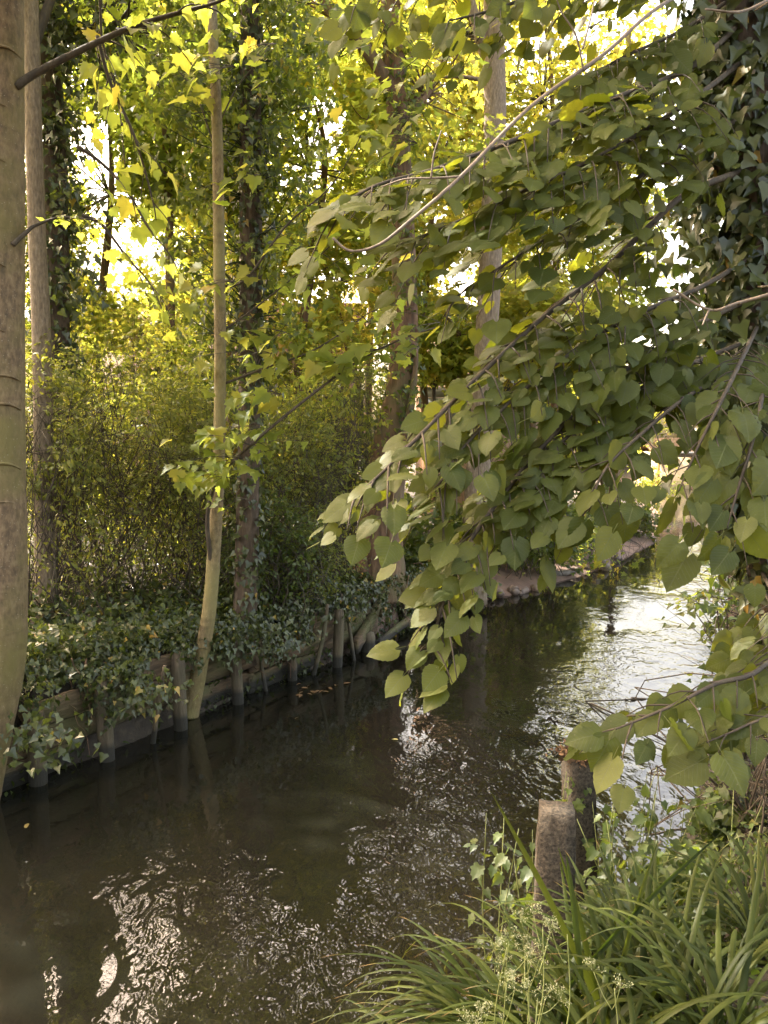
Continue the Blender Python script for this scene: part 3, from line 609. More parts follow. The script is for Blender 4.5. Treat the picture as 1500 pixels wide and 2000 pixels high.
# ------------------------------------------------------------------ woodland behind
BG = [  # px, py, d, radii(x,y,z), sprays, leaf material, trunk px, label
    (215, 380, 13.0, (2.0, 1.6, 2.6), 300, 'maple', 235, 'yellow-green maple seen between the far left ivy trunk and the slender pole'),
    (330, 130, 11.5, (1.7, 1.4, 1.9), 240, 'maple_deep', 300, 'green maple high up left of the bushy ivy trunk'),
    (600, 330, 12.5, (1.7, 1.4, 2.3), 320, 'maple', 610, 'sunlit maple between the bushy ivy trunk and the leaning trunk'),
    (660, 520, 14.5, (2.0, 1.5, 1.4), 240, 'maple_gold', 640, 'golden low maple in front of the red tiled roof'),
    (850, 330, 15.0, (1.6, 1.5, 3.0), 300, 'maple_gold', 860, 'golden maple between the leaning trunk and the grey trunk'),
    (1060, 200, 16.0, (2.6, 1.8, 2.8), 380, 'maple_gold', 1075, 'golden maple crown right of the tall grey trunk'),
    (1110, 480, 17.0, (1.9, 1.8, 2.2), 320, 'maple', 1190, 'bright maple glowing through the middle of the lime branches'),
    (1050, 640, 14.0, (1.1, 1.0, .9), 130, 'maple_gold', 1015, 'small golden maple in front of the salmon wall'),
    (868, 665, 14.2, (.75, .8, .75), 90, 'maple', 880, 'small leafy maple covering the corner of the salmon house'),
    (1120, 790, 21.0, (1.8, 2, 1.5), 240, 'maple', 1190, 'low leafy maple above the far muddy bank'),
    (60, 180, 13.5, (1.8, 1.5, 3.2), 260, 'maple_deep', 40, 'green maple behind the thick left edge trunk'),
    (400, 420, 16.0, (1.9, 1.5, 2.4), 260, 'maple', 395, 'distant yellow maple behind the slender pole'),
    (760, -20, 17.0, (2.6, 2, 2.0), 260, 'maple', 715, 'high maple crown at top centre behind the leaning trunk'),
    (480, -60, 17.0, (2.8, 2, 2.0), 240, 'maple', 450, 'high maple crown above the bushy ivy trunk'),
]
for (x, y, z, r, lab) in [(-7.2, 6.0, 6.9, (2.2, 2.4, 1.9), 'unseen leafy tree beyond the left edge, nearest, added to shade the water'), (-9.5, 9.0, 8.0, (2.6, 2.6, 2.6), 'unseen leafy tree beyond the left edge, second, added to shade the water'), (-7.5, 10.6, 10.3, (2.3, 2.4, 1.6), 'unseen tall tree above the left bank, added to keep sun off the lower-left water')]:  # unseen trees, added to block the sun from the stream
    b = np.array([x - 1, y + .5, gz(x - 1, y + .5) - .05]); c = np.array([x, y, z])
    tree('maple_tree', lab, 'tree', [b, (b + c) / 2 + [-.3, .1, 0], c], [.16, .12, .05], 'warmbark', [(c, r, 1)], 'maple_deep', MAPLE_FAR, 300, 16, .15, group='trees of the wood behind the bank', sides=9, sub=20, rad=.55)
for (px, py, d, rr, ns, lm, tx, lab) in BG:
    c = U(px, py, d); base = U(tx, 900, d); base[2] = gz(base[0], base[1]) - .05
    top = c + [0, 0, rr[2] * .6]
    tree('maple_tree', lab, 'tree', [base, base * [1, 1, 0] + [(c[0] - base[0]) * .3 + R.normal(0, .25), R.normal(0, .2), base[2] + (c[2] - base[2]) * .45], c + [R.normal(0, .3), 0, 0], top], [.10, .075, .05, .015], 'warmbark', [(c, rr, 1)], lm, MAPLE_FAR, int(ns * 1.75), 18, .15, group='trees of the wood behind the bank', sides=9, sub=26, rad=.55)

def shrub(name, label, c, rr, n, size, leafm, stems=26, tm=OVAL, cat='shrub', base=None, clumps=None, group=None, wood='twig'):
    c = np.asarray(c, float); bx = c if base is None else np.asarray(base, float)
    b = np.array([bx[0], bx[1], gz(bx[0], bx[1]) - .03]); root = thing(name, label, cat, b, group)
    w, l = Acc(), Acc()
    nc = clumps or max(24, n // 20); cc = ell_points(nc, c, rr, .25); cc[:, 2] = np.maximum(cc[:, 2], b[2] + .12)
    for q in cc[R.permutation(nc)[:stems * 2]]:
        s = b + np.append(R.normal(0, .3, 2) * rr[0], 0); m = (s + q) / 2 + gauss(1, .26)[0] + [0, 0, .1]; m3 = (m + q) / 2 + gauss(1, .14)[0]
        tube(w, [s, (s + m) / 2 + gauss(1, .08)[0], m, m3, q], [.007, .006, .004, .003, .0012], 4, 12)
        for _ in range(2):
            e = q + gauss(1, .22)[0]; tube(w, [m, (m + e) / 2 + gauss(1, .05)[0], e], [.004, .003, .0012], 3, 5)
    # each twig carries a flat two-ranked spray of leaves
    D = unit((cc - c) / np.asarray(rr) * .6 + gauss(nc, .7) + [0, 0, .25]); S = unit(np.cross(D, UP) + gauss(nc, .25)); LN = R.uniform(.15, .5, nc)
    i = R.integers(0, nc, n); t = R.random(n); sdv = np.where(R.random(n) < .5, 1, -1) * (1 - .6 * t)
    p = cc[i] + D[i] * (t * LN[i])[:, None] + S[i] * (sdv * R.uniform(.2, 1.4, n) * size)[:, None] - UP * (.16 * t ** 2 * LN[i])[:, None] + gauss(n, .012)
    tip = unit(S[i] * sdv[:, None] + D[i] * .6 + gauss(n, .3) + [0, 0, -.25]); nrm = unit(UP * .8 - np.array([0, .25, 0]) + gauss(n, .38)); o = p - cc[i]
    for q in R.permutation(nc)[:stems * 4]: tube(w, [cc[q] - D[q] * .15, cc[q] + D[q] * LN[q] * .5, cc[q] + D[q] * LN[q] - UP * .16 * LN[q]], [.003, .002, .0008], 3, 5)
    lowm = R.random(n) < (.22 if wood == 'twig' and rr[2] > .3 else 0)
    p[lowm, 2] = b[2] + .05 + (p[lowm, 2] - b[2]) * R.uniform(.15, .8, lowm.sum())
    k = gap_keep(p)
    leaves(l, tm, p[k], tip[k], nrm[k], size * R.uniform(.6, 1.3, k.sum()))
    w.build('stem', M[wood], root, smooth=True); l.build('foliage', M[leafm], root); return root

def sh(name, label, px, py, d, rx, rz, n, size, leafm, **k):
    c = U(px, py, d); shrub(name, label, c, (rx, rx * .8, rz), n, size, leafm, **k)
sh('snowberry_shrub', 'fine-leaved shrub over bare stems between the left trunk and the slender pole', 210, 850, 7.9, 1.05, .70, 13000, .052, 'shrub', stems=26)
sh('snowberry_shrub', 'fine-leaved shrub at far left against the thick trunk', 90, 830, 7.0, .55, .68, 6000, .050, 'shrub', stems=22)
sh('snowberry_shrub', 'fine-leaved shrub behind the slender pole', 400, 860, 8.3, .75, .75, 8500, .052, 'shrub', stems=22)
sh('wiry_shrub', 'wiry shrub between the bushy ivy trunk and the leaning trunk', 570, 900, 8.9, .62, .75, 6500, .050, 'shrub', stems=34)
sh('wiry_shrub', 'brownish wiry shrub left of the leaning trunk', 690, 820, 11.0, .8, .9, 6500, .05, 'shrub', stems=44)
sh('bank_shrub', 'low leafy shrub at the water end of the leaning trunk', 580, 1080, 8.4, .42, .4, 3000, .048, 'shrub', stems=20)
sh('bank_shrub', 'dark low shrub on the bank under the wiry stems', 520, 1060, 8.0, .5, .42, 3500, .052, 'herb', stems=18)
sh('elder_shrub', 'loose bright shrub rising behind the fine-leaved shrub at left', 170, 740, 8.8, .8, .55, 4200, .065, 'maple', stems=16, tm=OVAL)
sh('elder_shrub', 'loose bright shrub rising behind the slender pole', 350, 730, 9.2, .8, .6, 4200, .065, 'maple', stems=16, tm=OVAL)
sh('elder_shrub', 'loose bright shrub left of the leaning trunk above the wiry stems', 640, 780, 9.6, .7, .45, 3000, .065, 'maple', stems=16, tm=OVAL)
sh('hazel_shrub', 'sunlit yellow-green bush at far left beneath the open sky', 200, 690, 11.5, 1.7, .9, 7000, .085, 'maple', stems=20, tm=MAPLE_FAR)
sh('hazel_shrub', 'sunlit yellow-green bush behind the bushy ivy trunk', 440, 700, 12.2, 1.6, .9, 6500, .085, 'maple', stems=20, tm=MAPLE_FAR)
sh('hazel_shrub', 'sunlit bush under the red tiled roof', 620, 710, 12.8, 1.1, .9, 4500, .085, 'maple', stems=20, tm=MAPLE_FAR)
sh('hazel_shrub', 'dim green bush filling the wood behind the leaning trunk', 660, 900, 14.0, 2.0, 1.2, 6000, .085, 'maple_deep', stems=30, tm=MAPLE_FAR)
sh('hazel_shrub', 'dim green bush filling the wood behind the fine-leaved shrub', 250, 880, 12.5, 2.4, 1.2, 6500, .085, 'maple_deep', stems=30, tm=MAPLE_FAR)
sh('hazel_shrub', 'green bush between the grey trunk and the far muddy bank', 1000, 900, 13.6, 1.0, .8, 4500, .07, 'maple_deep', stems=20, tm=MAPLE_FAR)
sh('ivy_bush', 'ivy-covered hump above the muddy shore', 1050, 1030, 13.8, 1.1, .55, 4200, .085, 'ivy_lit', stems=6, tm=IVY)
sh('ivy_bush', 'ivy-covered hump at the bend of the far bank', 1225, 995, 19.5, 1.0, .75, 4200, .10, 'ivy_lit', stems=6, tm=IVY)
sh('ivy_bush', 'green leafy hump between the two ivy humps of the far bank', 1135, 1020, 16.4, .95, .5, 3200, .08, 'herb', stems=6, tm=OVAL)
sh('ivy_bush', 'ivy-covered bank behind the foot of the grey trunk', 850, 1060, 11.4, .8, .5, 3200, .08, 'ivy_lit', stems=6, tm=IVY)
sh('garden_shrub', 'bright bush beside the far cream wall', 1300, 930, 40, 1.2, 1.1, 2500, .16, 'maple', stems=12, tm=MAPLE_FAR)
sh('garden_shrub', 'bright bush climbing over the far pale pink house', 1290, 800, 44, 2.0, 2.2, 3000, .2, 'maple', stems=12, tm=MAPLE_FAR)
sh('waterside_shrub', 'leafy shrub leaning over the water from the right bank', 1460, 1070, 11.0, .8, .5, 3000, .07, 'herb', stems=16, tm=OVAL)
sh('waterside_shrub', 'dark ivy-leaved tangle on the right bank below the lime', 1500, 1180, 4.4, .26, .32, 900, .05, 'ivy_lit', stems=14, tm=IVY)
sh('waterside_shrub', 'dark low tangle at the right bank edge behind the lower lime spray', 1475, 1530, 3.6, .16, .26, 500, .05, 'ivy', stems=16, tm=IVY)
sh('maple_sapling', 'bright yellow-green sapling hanging over the far muddy bank', 1200, 1040, 14.5, .55, .33, 420, .12, 'maple', stems=10, tm=MAPLE_FAR)
for k, (x, lab) in enumerate([(-60, 'far hedge tree past the thick left trunk'), (520, 'far hedge tree behind the red tiled house'), (1100, 'far hedge tree behind the salmon house'), (1600, 'far hedge tree beyond the right bank'), (1330, 'far hedge tree behind the pale pink house')]):
    c = U(x, 720 if x < 1300 else 800, 55); base = c.copy(); base[2] = gz(c[0], c[1])
    tree('hedge_tree', lab, 'tree', [base, (base + c) / 2, c], [.3, .25, .1], 'bark', [(c, (7.5, 4, 4.2 if x < 1300 else 2.4), 1)], 'maple', MAPLE_FAR, 500, 10, .5, group='far trees beyond the houses', rad=1.0, sub=12)

# ------------------------------------------------------------------ ground ivy on the near left bank (countless)
def bank_frame(s, off):
    """point along the revetment line (s metres from the first post) and off metres behind it"""
    p = LB[2] + DIRB * np.asarray(s)[..., None]; nrm = np.array([-DIRB[1], DIRB[0]])
    return p + nrm * np.asarray(off)[..., None]
NB = np.array([-DIRB[1], DIRB[0], 0.0])
a = Acc(); n = 30000
s = R.uniform(-2.2, 7.2, n); off = np.abs(R.normal(0, 1.0, n)) * R.choice([.8, 3.2], n, p=[.55, .45]) + .05; p2 = bank_frame(s, off); z = ground_z(p2) + np.abs(R.normal(.05, .08, n)) + .08 * np.clip(np.sin(s * 2.3) + np.sin(off * 5 + s), 0, 2)
leaves(a, IVY, np.column_stack([p2, z]), unit(gauss(n, .7) - NB * .4 - UP * .35), unit(gauss(n, .38) + UP * .8 - NB * .5), .062 * R.uniform(.55, 1.25, n))
n = 6000; s = R.uniform(-2.2, 7.0, n); off = R.uniform(.0, .55, n); p2 = bank_frame(s, off); z = np.where(off < .2, .66, ground_z(p2)) + np.abs(R.normal(.02, .07, n))
leaves(a, IVY, np.column_stack([p2, z]), unit(gauss(n, .6) - NB * .6 - UP * .5), unit(gauss(n, .38) + UP * .7 - NB * .6), .06 * R.uniform(.55, 1.25, n))
# curtains hanging over the boards
for k in range(115):
    s0 = R.uniform(-1.8, 4.8)
    if R.random() < .35 and 1.05 < s0 < 1.7: continue
    ln = R.uniform(.10, .38) * (1.25 if np.sin(s0 * 3.1) > .2 else .7); m = int(ln * 70) + 5
    o = R.uniform(-.14, .03); t = np.linspace(0, 1, m)
    pp = np.column_stack([bank_frame(s0 + .12 * t * R.normal() + R.normal(0, .03, m), o - .06 * t + R.normal(0, .03, m)), .72 - ln * t + R.normal(0, .02, m)])
    tube(a, pp[::3], .0025, 3, rnd=.02)
    leaves(a, IVY, pp, unit(gauss(m, .45) - UP * .8), unit(gauss(m, .4) - NB * .9 + UP * .4), .058 * R.uniform(.5, 1.2, m))
for (px_, py_, m) in [(75, 1440, 160), (290, 1350, 130), (468, 1255, 150), (565, 1225, 130), (640, 1190, 150), (540, 1250, 140), (420, 1260, 100), (690, 1180, 80), (200, 1240, 300), (330, 1200, 260), (90, 1240, 260), (560, 1130, 260), (640, 1120, 160)]:
    dd = G(px_, py_, .55)[1] - .06; c_ = U(px_, py_, dd)
    pp = c_ + gauss(m) * [.14, .10, .09]
    leaves(a, IVY, pp, unit(gauss(m, .5) - UP * .7 - NB * .3), unit(gauss(m, .4) - NB * .7 + UP * .6), .06 * R.uniform(.5, 1.25, m))
tag(a.build('ivy_ground_cover', M['ivy'], None, np.append(bank_frame(0, 0), .6)), 'ivy carpet spilling over the timber edge of the left bank', 'ground cover', kind='stuff')
a = Acc(); n = 1500
s = R.uniform(-2.0, 6.5, n); off = np.abs(R.normal(.3, .5, n)); p2 = bank_frame(s, off); z = ground_z(p2) + .14 + np.abs(R.normal(0, .1, n))
leaves(a, OVAL, np.column_stack([p2, z]), unit(gauss(n, .7) - NB * .5 - UP * .2), unit(gauss(n, .35) + UP), .06 * R.uniform(.6, 1.3, n))
tag(a.build('bank_undergrowth', M['herb'], None, np.append(bank_frame(0, 0), .6)), 'low paler leaves scattered through the bank ivy', 'undergrowth', kind='stuff')
a = Acc(); n = 9000
s = R.uniform(4.5, 16, n); off = np.abs(R.normal(0, .8, n)) + .75
p2 = bank_frame(s, off); ok = ~inside(p2); p2 = p2[ok]; n = len(p2); dl = pdist(p2, LB)[0]; p2 = p2[dl > .6]; n = len(p2)
leaves(a, IVY, np.column_stack([p2, ground_z(p2) + np.abs(R.normal(.03, .06, n))]), unit(gauss(n, .6) - NB * .5 - UP * .5), unit(gauss(n, .4) + UP * .7 - NB * .5), .08 * R.uniform(.6, 1.2, n))
tag(a.build('shore_ivy', M['ivy'], None, np.append(bank_frame(8, 1), .6)), 'ivy carpet behind the muddy shore', 'ground cover', kind='stuff')

# ------------------------------------------------------------------ timber revetment and posts
rv = thing('timber_revetment', 'low wall of weathered boards holding up the left bank', 'retaining wall', np.append(bank_frame(0, .08), 0))
def board(s0, s1, z0, z1, off=.05, h=.19, th=.045, name='plank', mat='plank', parent=rv, out=0.0):
    a = Acc(); n = 14; t = np.linspace(0, 1, n)
    c = np.column_stack([bank_frame(s0 + (s1 - s0) * t, off + out * t + .012 * np.sin(t * 5 + R.random() * 6)), z0 + (z1 - z0) * t])
    hh = h / 2 * (1 + R.normal(0, .03, n)); b = .012
    prof = [(-th / 2, -1, b, 0), (-th / 2, 1, -b, 0), (-th / 2 + b, 1, 0, 0), (th / 2 - b, 1, 0, 0), (th / 2, 1, -b, 0), (th / 2, -1, b, 0), (th / 2 - b, -1, 0, 0), (-th / 2 + b, -1, 0, 0)]
    V = []
    for i in range(n):
        for (o, sg, dz, _) in prof:
            v = c[i] + NB * o + UP * (sg * hh[i] + dz) + R.normal(0, .0025, 3)
            if i in (0, n - 1): v = v + np.append(DIRB, 0) * R.normal(0, .018)
            V.append(v)
    V = np.array(V); k = len(prof); ii = np.arange(n - 1)[:, None] * k; j = np.arange(k)[None]; j2 = (j + 1) % k
    q = np.stack([ii + j, ii + k + j, ii + k + j2, ii + j2], -1).reshape(-1, 4)
    m = len(V); V = np.vstack([V, c[0], c[-1]]); jj = np.arange(k)
    e = (n - 1) * k
    a.add(V, [q, np.stack([jj, (jj + 1) % k, np.full(k, m)], 1), np.stack([e + (jj + 1) % k, e + jj, np.full(k, m + 1)], 1)])
    return a.build(name, M[mat], parent, None if parent is not None else c[0])
for args in [(-2.6, -.15, .52, .50, .06), (-2.2, .35, .30, .32, .07), (-.05, 1.05, .47, .50, .05), (-.6, 1.35, .28, .29, .07), (-.9, 1.4, .09, .08, .09), (.95, 2.1, .55, .52, .05), (1.0, 2.35, .35, .36, .07), (1.4, 2.4, .14, .12, .1),
             (2.1, 3.3, .50, .48, .06), (2.3, 3.5, .30, .27, .08), (2.3, 3.5, .08, .07, .1), (3.25, 4.4, .46, .50, .07), (3.4, 4.6, .24, .22, .1)]:
    board(*args)
for (s0, s1, z0, z1, off, h, th, lab, out) in [(2.7, 4.3, .30, .40, -.02, .11, .08, 'mossy loose beam lying along the bank behind the thin post', .1), (3.9, 4.9, .12, .46, -.06, .15, .09, 'mossy tilted beam rising out of the water by the stump', .25),
                                             (3.5, 4.75, .44, .62, .22, .10, .06, 'brown fallen rail in front of the leaning trunk', .35), (4.7, 6.0, .35, .55, .10, .10, .07, 'fallen rail right of the leaning trunk base', .3), (4.4, 5.4, .05, .16, -.05, .10, .06, 'dark wet timber half sunk beside the mossy beam', .1)]:
    tag(board(s0, s1, z0, z1, off, h, th, 'timber_beam', 'plank', None, out), lab, 'beam', 'loose beams on the left bank')
POSTS = [(75, 1530, .52, .065, 'short dark post beside the thick left trunk', 0), (215, 1484, .62, .060, 'tall round post with ivy tendrils, leftmost clear of the ivy', .05), (355, 1424, .66, .058, 'dark wet post touching the foot of the slender pole', .02),
         (468, 1374, .64, .052, 'round post under the bushy ivy trunk', .035), (570, 1328, .60, .050, 'thin mossy post standing in the water before the broken boards', -.01), (655, 1302, .64, .055, 'leaning post beneath the leaning trunk with roots over it', -.05), (719, 1271, .22, .085, 'short thick dark stump post at the end of the boards', 0), (790, 1226, .42, .035, 'thin upright stake just left of the hanging lime tip', .0)]
for (px, py, h, r, lab, lean) in POSTS:
    b = G(px, py); a = Acc(); t = np.linspace(0, 1, 12)
    pts = np.column_stack([b[0] - lean * t, np.full(12, b[1]), -.45 + (h + .45) * t]); rr = r * (1 + .03 * np.sin(t * 9 + px)); rr[-1] *= .82
    tube(a, pts, rr, 14, None, .02)
    root = tag(a.build('mooring_post', M['post'], None, (b[0], b[1], 0), smooth=True), lab, 'post', 'wooden posts along the left bank')

for (p0, p1, r, lab) in [((300, 1452, 0), (322, 1300, -.1), .022, 'thin leaning stake between the tall round post and the dark wet post'), ((520, 1350, 0), (498, 1215, .05), .02, 'thin grey stake leaning left of the mossy post'), ((610, 1318, 0), (640, 1180, 0), .026, 'crooked brown stake left of the leaning post'), ((690, 1290, 0), (668, 1160, .1), .02, 'thin crooked stake beside the stump post')]:
    b = G(p0[0], p0[1]); t_ = U(p1[0], p1[1], b[1] + p1[2]); a = Acc()
    tube(a, [b - (t_ - b) * .4, (b + t_) / 2 + gauss(1, .02)[0], t_], [r, r * .9, r * .6], 8, 16, .08); tag(a.build('stake', M['post'], None, b, smooth=True), lab, 'stake', 'thin stakes along the left bank')
# brown tendrils and roots over the bank
rt = Acc()
for k in range(46):
    s0 = R.uniform(2.2, 6.0) if k < 34 else R.uniform(-1.2, 2); z0 = R.uniform(.55, .85); o = R.uniform(0, .35); n = 7; t = np.linspace(0, 1, n)
    pp = np.column_stack([bank_frame(s0 + np.cumsum(R.normal(0, .05, n)), o * (1 - t) - .1 * t + R.normal(0, .03, n)), z0 - (z0 - R.uniform(.1, .45)) * t + R.normal(0, .03, n)])
    tube(rt, pp, np.linspace(.006, .002, n), 4, 20)
tag(rt.build('bank_roots', M['warmbark'], None, np.append(bank_frame(3, .1), .6)), 'tangle of bare brown roots and tendrils over the bank edge', 'roots', kind='stuff')

# shore debris
def chunk(name, label, px, py, L, w, h, rz, mat, z=0.0, tilt=0.0, group=None):
    c = G(px, py, z); c[2] = max(c[2], gz(c[0], c[1]) ) + h * .3
    a = Acc(); n = 6; t = np.linspace(-.5, .5, n)
    d = np.array([math.cos(rz), math.sin(rz), tilt]); pts = c + d * (t * L)[:, None] + gauss(n, .01)
    tube(a, pts, np.array([.5, .9, 1, 1, .85, .4]) * w / 2, 7, 12, .16)
    o = a.build(name, M[mat], None, c); tag(o, label, 'debris', group)
chunk('driftwood', 'dark upright broken stump at the far tip of the muddy shore', 1178, 1112, .55, .22, .2, 1.9, 'driftwood', tilt=1.0, group='debris along the muddy shore')
chunk('driftwood', 'flat dark slab of driftwood on the muddy shore', 1092, 1130, .6, .14, .08, .2, 'driftwood', group='debris along the muddy shore')
chunk('driftwood', 'pale root end lying at the foot of the slender pole', 390, 1385, .34, .05, .06, .7, 'paletwig', tilt=.35, group='debris along the left bank')
for k, (px, py) in enumerate([(955, 1172), (975, 1168), (1000, 1163), (1022, 1160), (1045, 1154), (1120, 1122), (1142, 1117), (1158, 1115), (1206, 1098), (940, 1176)]):
    chunk('mud_clod', 'small lump of mud and stone at the edge of the muddy shore', px, py - 2, R.uniform(.18, .34), R.uniform(.10, .17), .08, R.uniform(0, 3), 'mudstone', group='mud lumps at the muddy shore')
chunk('driftwood', 'thin dark stick on the water right of the lime spray tip', 1243, 1366, .24, .022, .01, .1, 'driftwood')
# floating leaves
def float_leaf(px, py, lab, s=.05, z=.006, rnd=.0, grp=None):
    p = G(px, py, z); a = Acc(); t = R.uniform(0, 6.28)
    leaves(a, OVAL, [p], [[math.cos(t), math.sin(t), .05]], [[R.normal(0, .2), R.normal(0, .2), 1]], s, np.array([rnd]))
    tag(a.build('fallen_leaf', M['deadleaf'], None, p), lab, 'leaf', grp)
float_leaf(778, 1445, 'pale yellow leaf floating alone in mid stream', .065, rnd=1.0)
float_leaf(585, 1400, 'brown leaf floating off the round posts', .06, rnd=.3); float_leaf(55, 1608, 'orange leaf floating near the left edge', .06, rnd=.1)
for k in range(16): float_leaf(610 + R.normal(0, 28), 1345 + R.normal(0, 9), 'small brown leaf in the raft by the thin mossy post', R.uniform(.05, .09), .008 + .004 * k / 16, .5, 'brown leaves floating by the posts')

# ------------------------------------------------------------------ houses behind
def house(label, x0, x1, y0, y1, zt, wall, roofm, rise, name='house', flat=False, windows=(), over=.35, door=None):
    zb = min(gz(x0, y0), gz(x1, y0)) - .1
    root = thing(name, label, 'house', ((x0 + x1) / 2, y0, zb))
    a = Acc(); a.box(((x0 + x1) / 2, (y0 + y1) / 2, (zb + zt) / 2), (x1 - x0, y1 - y0, zt - zb))
    yr = (y0 + y1) / 2
    a.build('wall', M[wall], root)
    r = Acc()
    if flat:
        r.box(((x0 + x1) / 2, yr, zt + .12), (x1 - x0 + .3, y1 - y0 + .3, .2))
    else:
        for sgn, ye in ((1, y0 - over), (-1, y1 + over)):
            nrow = 12
            for k in range(nrow):      # courses, each lapped over the one below
                f0, f1 = k / nrow, (k + 1) / nrow
                ya, yb = ye + (yr - ye) * f0, ye + (yr - ye) * f1; za, zb_ = zt - .1 + rise * f0, zt - .1 + rise * f1
                r.box(((x0 + x1) / 2, (ya + yb) / 2, (za + zb_) / 2 + .05), (x1 - x0 + 2 * over, abs(yb - ya) * 1.06, abs(zb_ - za) + .07))
    rf = r.build('roof', M[roofm], root)
    g = Acc(); tube(g, [[x0 - over, y0 - over - .07, zt - .05], [x1 + over, y0 - over - .07, zt - .05]], .06, 8); g.build('gutter', M['greypanel'], root)
    b = Acc(); b.box(((x0 + x1) / 2, y0 - over + .06, zt - .2), (x1 - x0 + over, .03, .18)); b.build('fascia', M['darkwood'], root)
    for (wx0, wx1, wz0, wz1, gm) in windows:
        w = Acc()
        for (cx, cz, sx, sz) in (((wx0 + wx1) / 2, wz0 - .03, wx1 - wx0 + .14, .07), ((wx0 + wx1) / 2, wz1 + .03, wx1 - wx0 + .14, .07), (wx0 - .03, (wz0 + wz1) / 2, .07, wz1 - wz0 - .005), (wx1 + .03, (wz0 + wz1) / 2, .07, wz1 - wz0 - .005), ((wx0 + wx1) / 2, (wz0 + wz1) / 2, .05, wz1 - wz0 - .005)):
            w.box((cx, y0 - .035, cz), (sx, .06, sz))
        wf = w.build('window', M['metal'], root)
        pn = Acc(); pn.box(((wx0 + wx1) / 2, y0 - .012, (wz0 + wz1) / 2), (wx1 - wx0, .015, wz1 - wz0)); pn.build('pane', M[gm], wf)
    return root
house('house with a red clay tile roof half hidden behind the maples', -6.6, -.9, 20.5, 26, 5.55, 'brownwall', 'tile', 1.0, windows=[(-5.6, -4.4, 3.0, 4.3, 'winglass'), (-3.4, -2.2, 3.0, 4.3, 'winglass'), (-2, -1.2, 3.0, 4.3, 'winglass')])
hb = house('salmon rendered house with a flat roof behind the grey trunk', .9, 3.3, 16.5, 22, 5.05, 'pinkwall', 'greypanel', 0, flat=True, windows=[(2.4, 3.0, 3.2, 4.3, 'winglass')], over=.15)
a = Acc()
for k in range(7): a.box((1.45, 16.46 - .004 * (k % 2), 2.2 + k * .22), (1.3, .05, .214))
a.build('shutter_door', M['greypanel'], hb)
a = Acc(); a.box((1.45, 16.44, 3.72), (1.6, .1, .12)); a.build('lintel', M['brownwall'], hb)
hm = house('hall with a pale ribbed metal roof up at the left', -13, -6.0, 27, 36, 6.6, 'cream', 'metal', 3.4, windows=[(-11.5, -10, 3, 4.4, 'winglass'), (-9, -7.5, 3, 4.4, 'winglass')])
a = Acc()
for k in range(22): x = -13.2 + k * .35; a.add(*[np.array([[x, 26.62, 6.62], [x + .05, 26.62, 6.62], [x + .05, 31.5, 10.12], [x, 31.5, 10.12], [x, 26.62, 6.70], [x + .05, 26.62, 6.70], [x + .05, 31.5, 10.2], [x, 31.5, 10.2]]), [np.array([[0, 3, 2, 1], [4, 5, 6, 7], [0, 1, 5, 4], [1, 2, 6, 5], [2, 3, 7, 6], [3, 0, 4, 7]])]])
a.build('roof_rib', M['metal'], hm)
hc = house('low cream garden building with dark eaves at the end of the stream', 15.2, 22, 43, 47, 2.05, 'cream', 'brownwall', .8, name='garden_building', over=.4, windows=[(20.2, 21.2, 1.0, 1.7, 'winglass')])
a = Acc(); a.box((15.1, 42.62, 1.05), (.12, .12, 1.9)); a.build('veranda_post', M['ochre'], hc)
house('pale pink house far behind the stream bend', 13.5, 21.5, 56, 63, 6.2, 'palepink', 'tile', 2.2, windows=[(14.5, 15.5, 3.6, 5.0, 'winglass'), (18, 19, 3.6, 5.0, 'winglass')])

# ------------------------------------------------------------------ lime tree on the right bank with its ivy
bx, by = U(1690, 1000, 3.1)[:2]
TL = [np.array([bx + .02, by, gz(bx, by) - .1]), U(1560, 1200, 3.1), U(1490, 900, 3.1), U(1478, 600, 3.1), U(1462, 300, 3.1), U(1445, 0, 3.1), U(1440, -400, 3.1), U(1440, -900, 3.1)]
rl = [.22, .16, .145, .14, .135, .125, .11, .08]
lime = thing('lime_tree', 'big lime on the right bank with broad heart-shaped leaves sweeping over the water', 'tree', TL[0])
a = Acc(); tube(a, TL, rl, 22, 110, .05); a.build('trunk', M['bark'], lime, smooth=True)
FACE = np.array([-.22, -.50, .72])
SP_ = lambda L_: [U(*p) for p in L_]
NUP = FACE
LGAPS = [(1120, 545, 140, 70, .7), (880, 690, 60, 60, .8), (1330, 850, 55, 90, .75), (1300, 960, 50, 50, .6), (1120, 840, 60, 40, .4)]
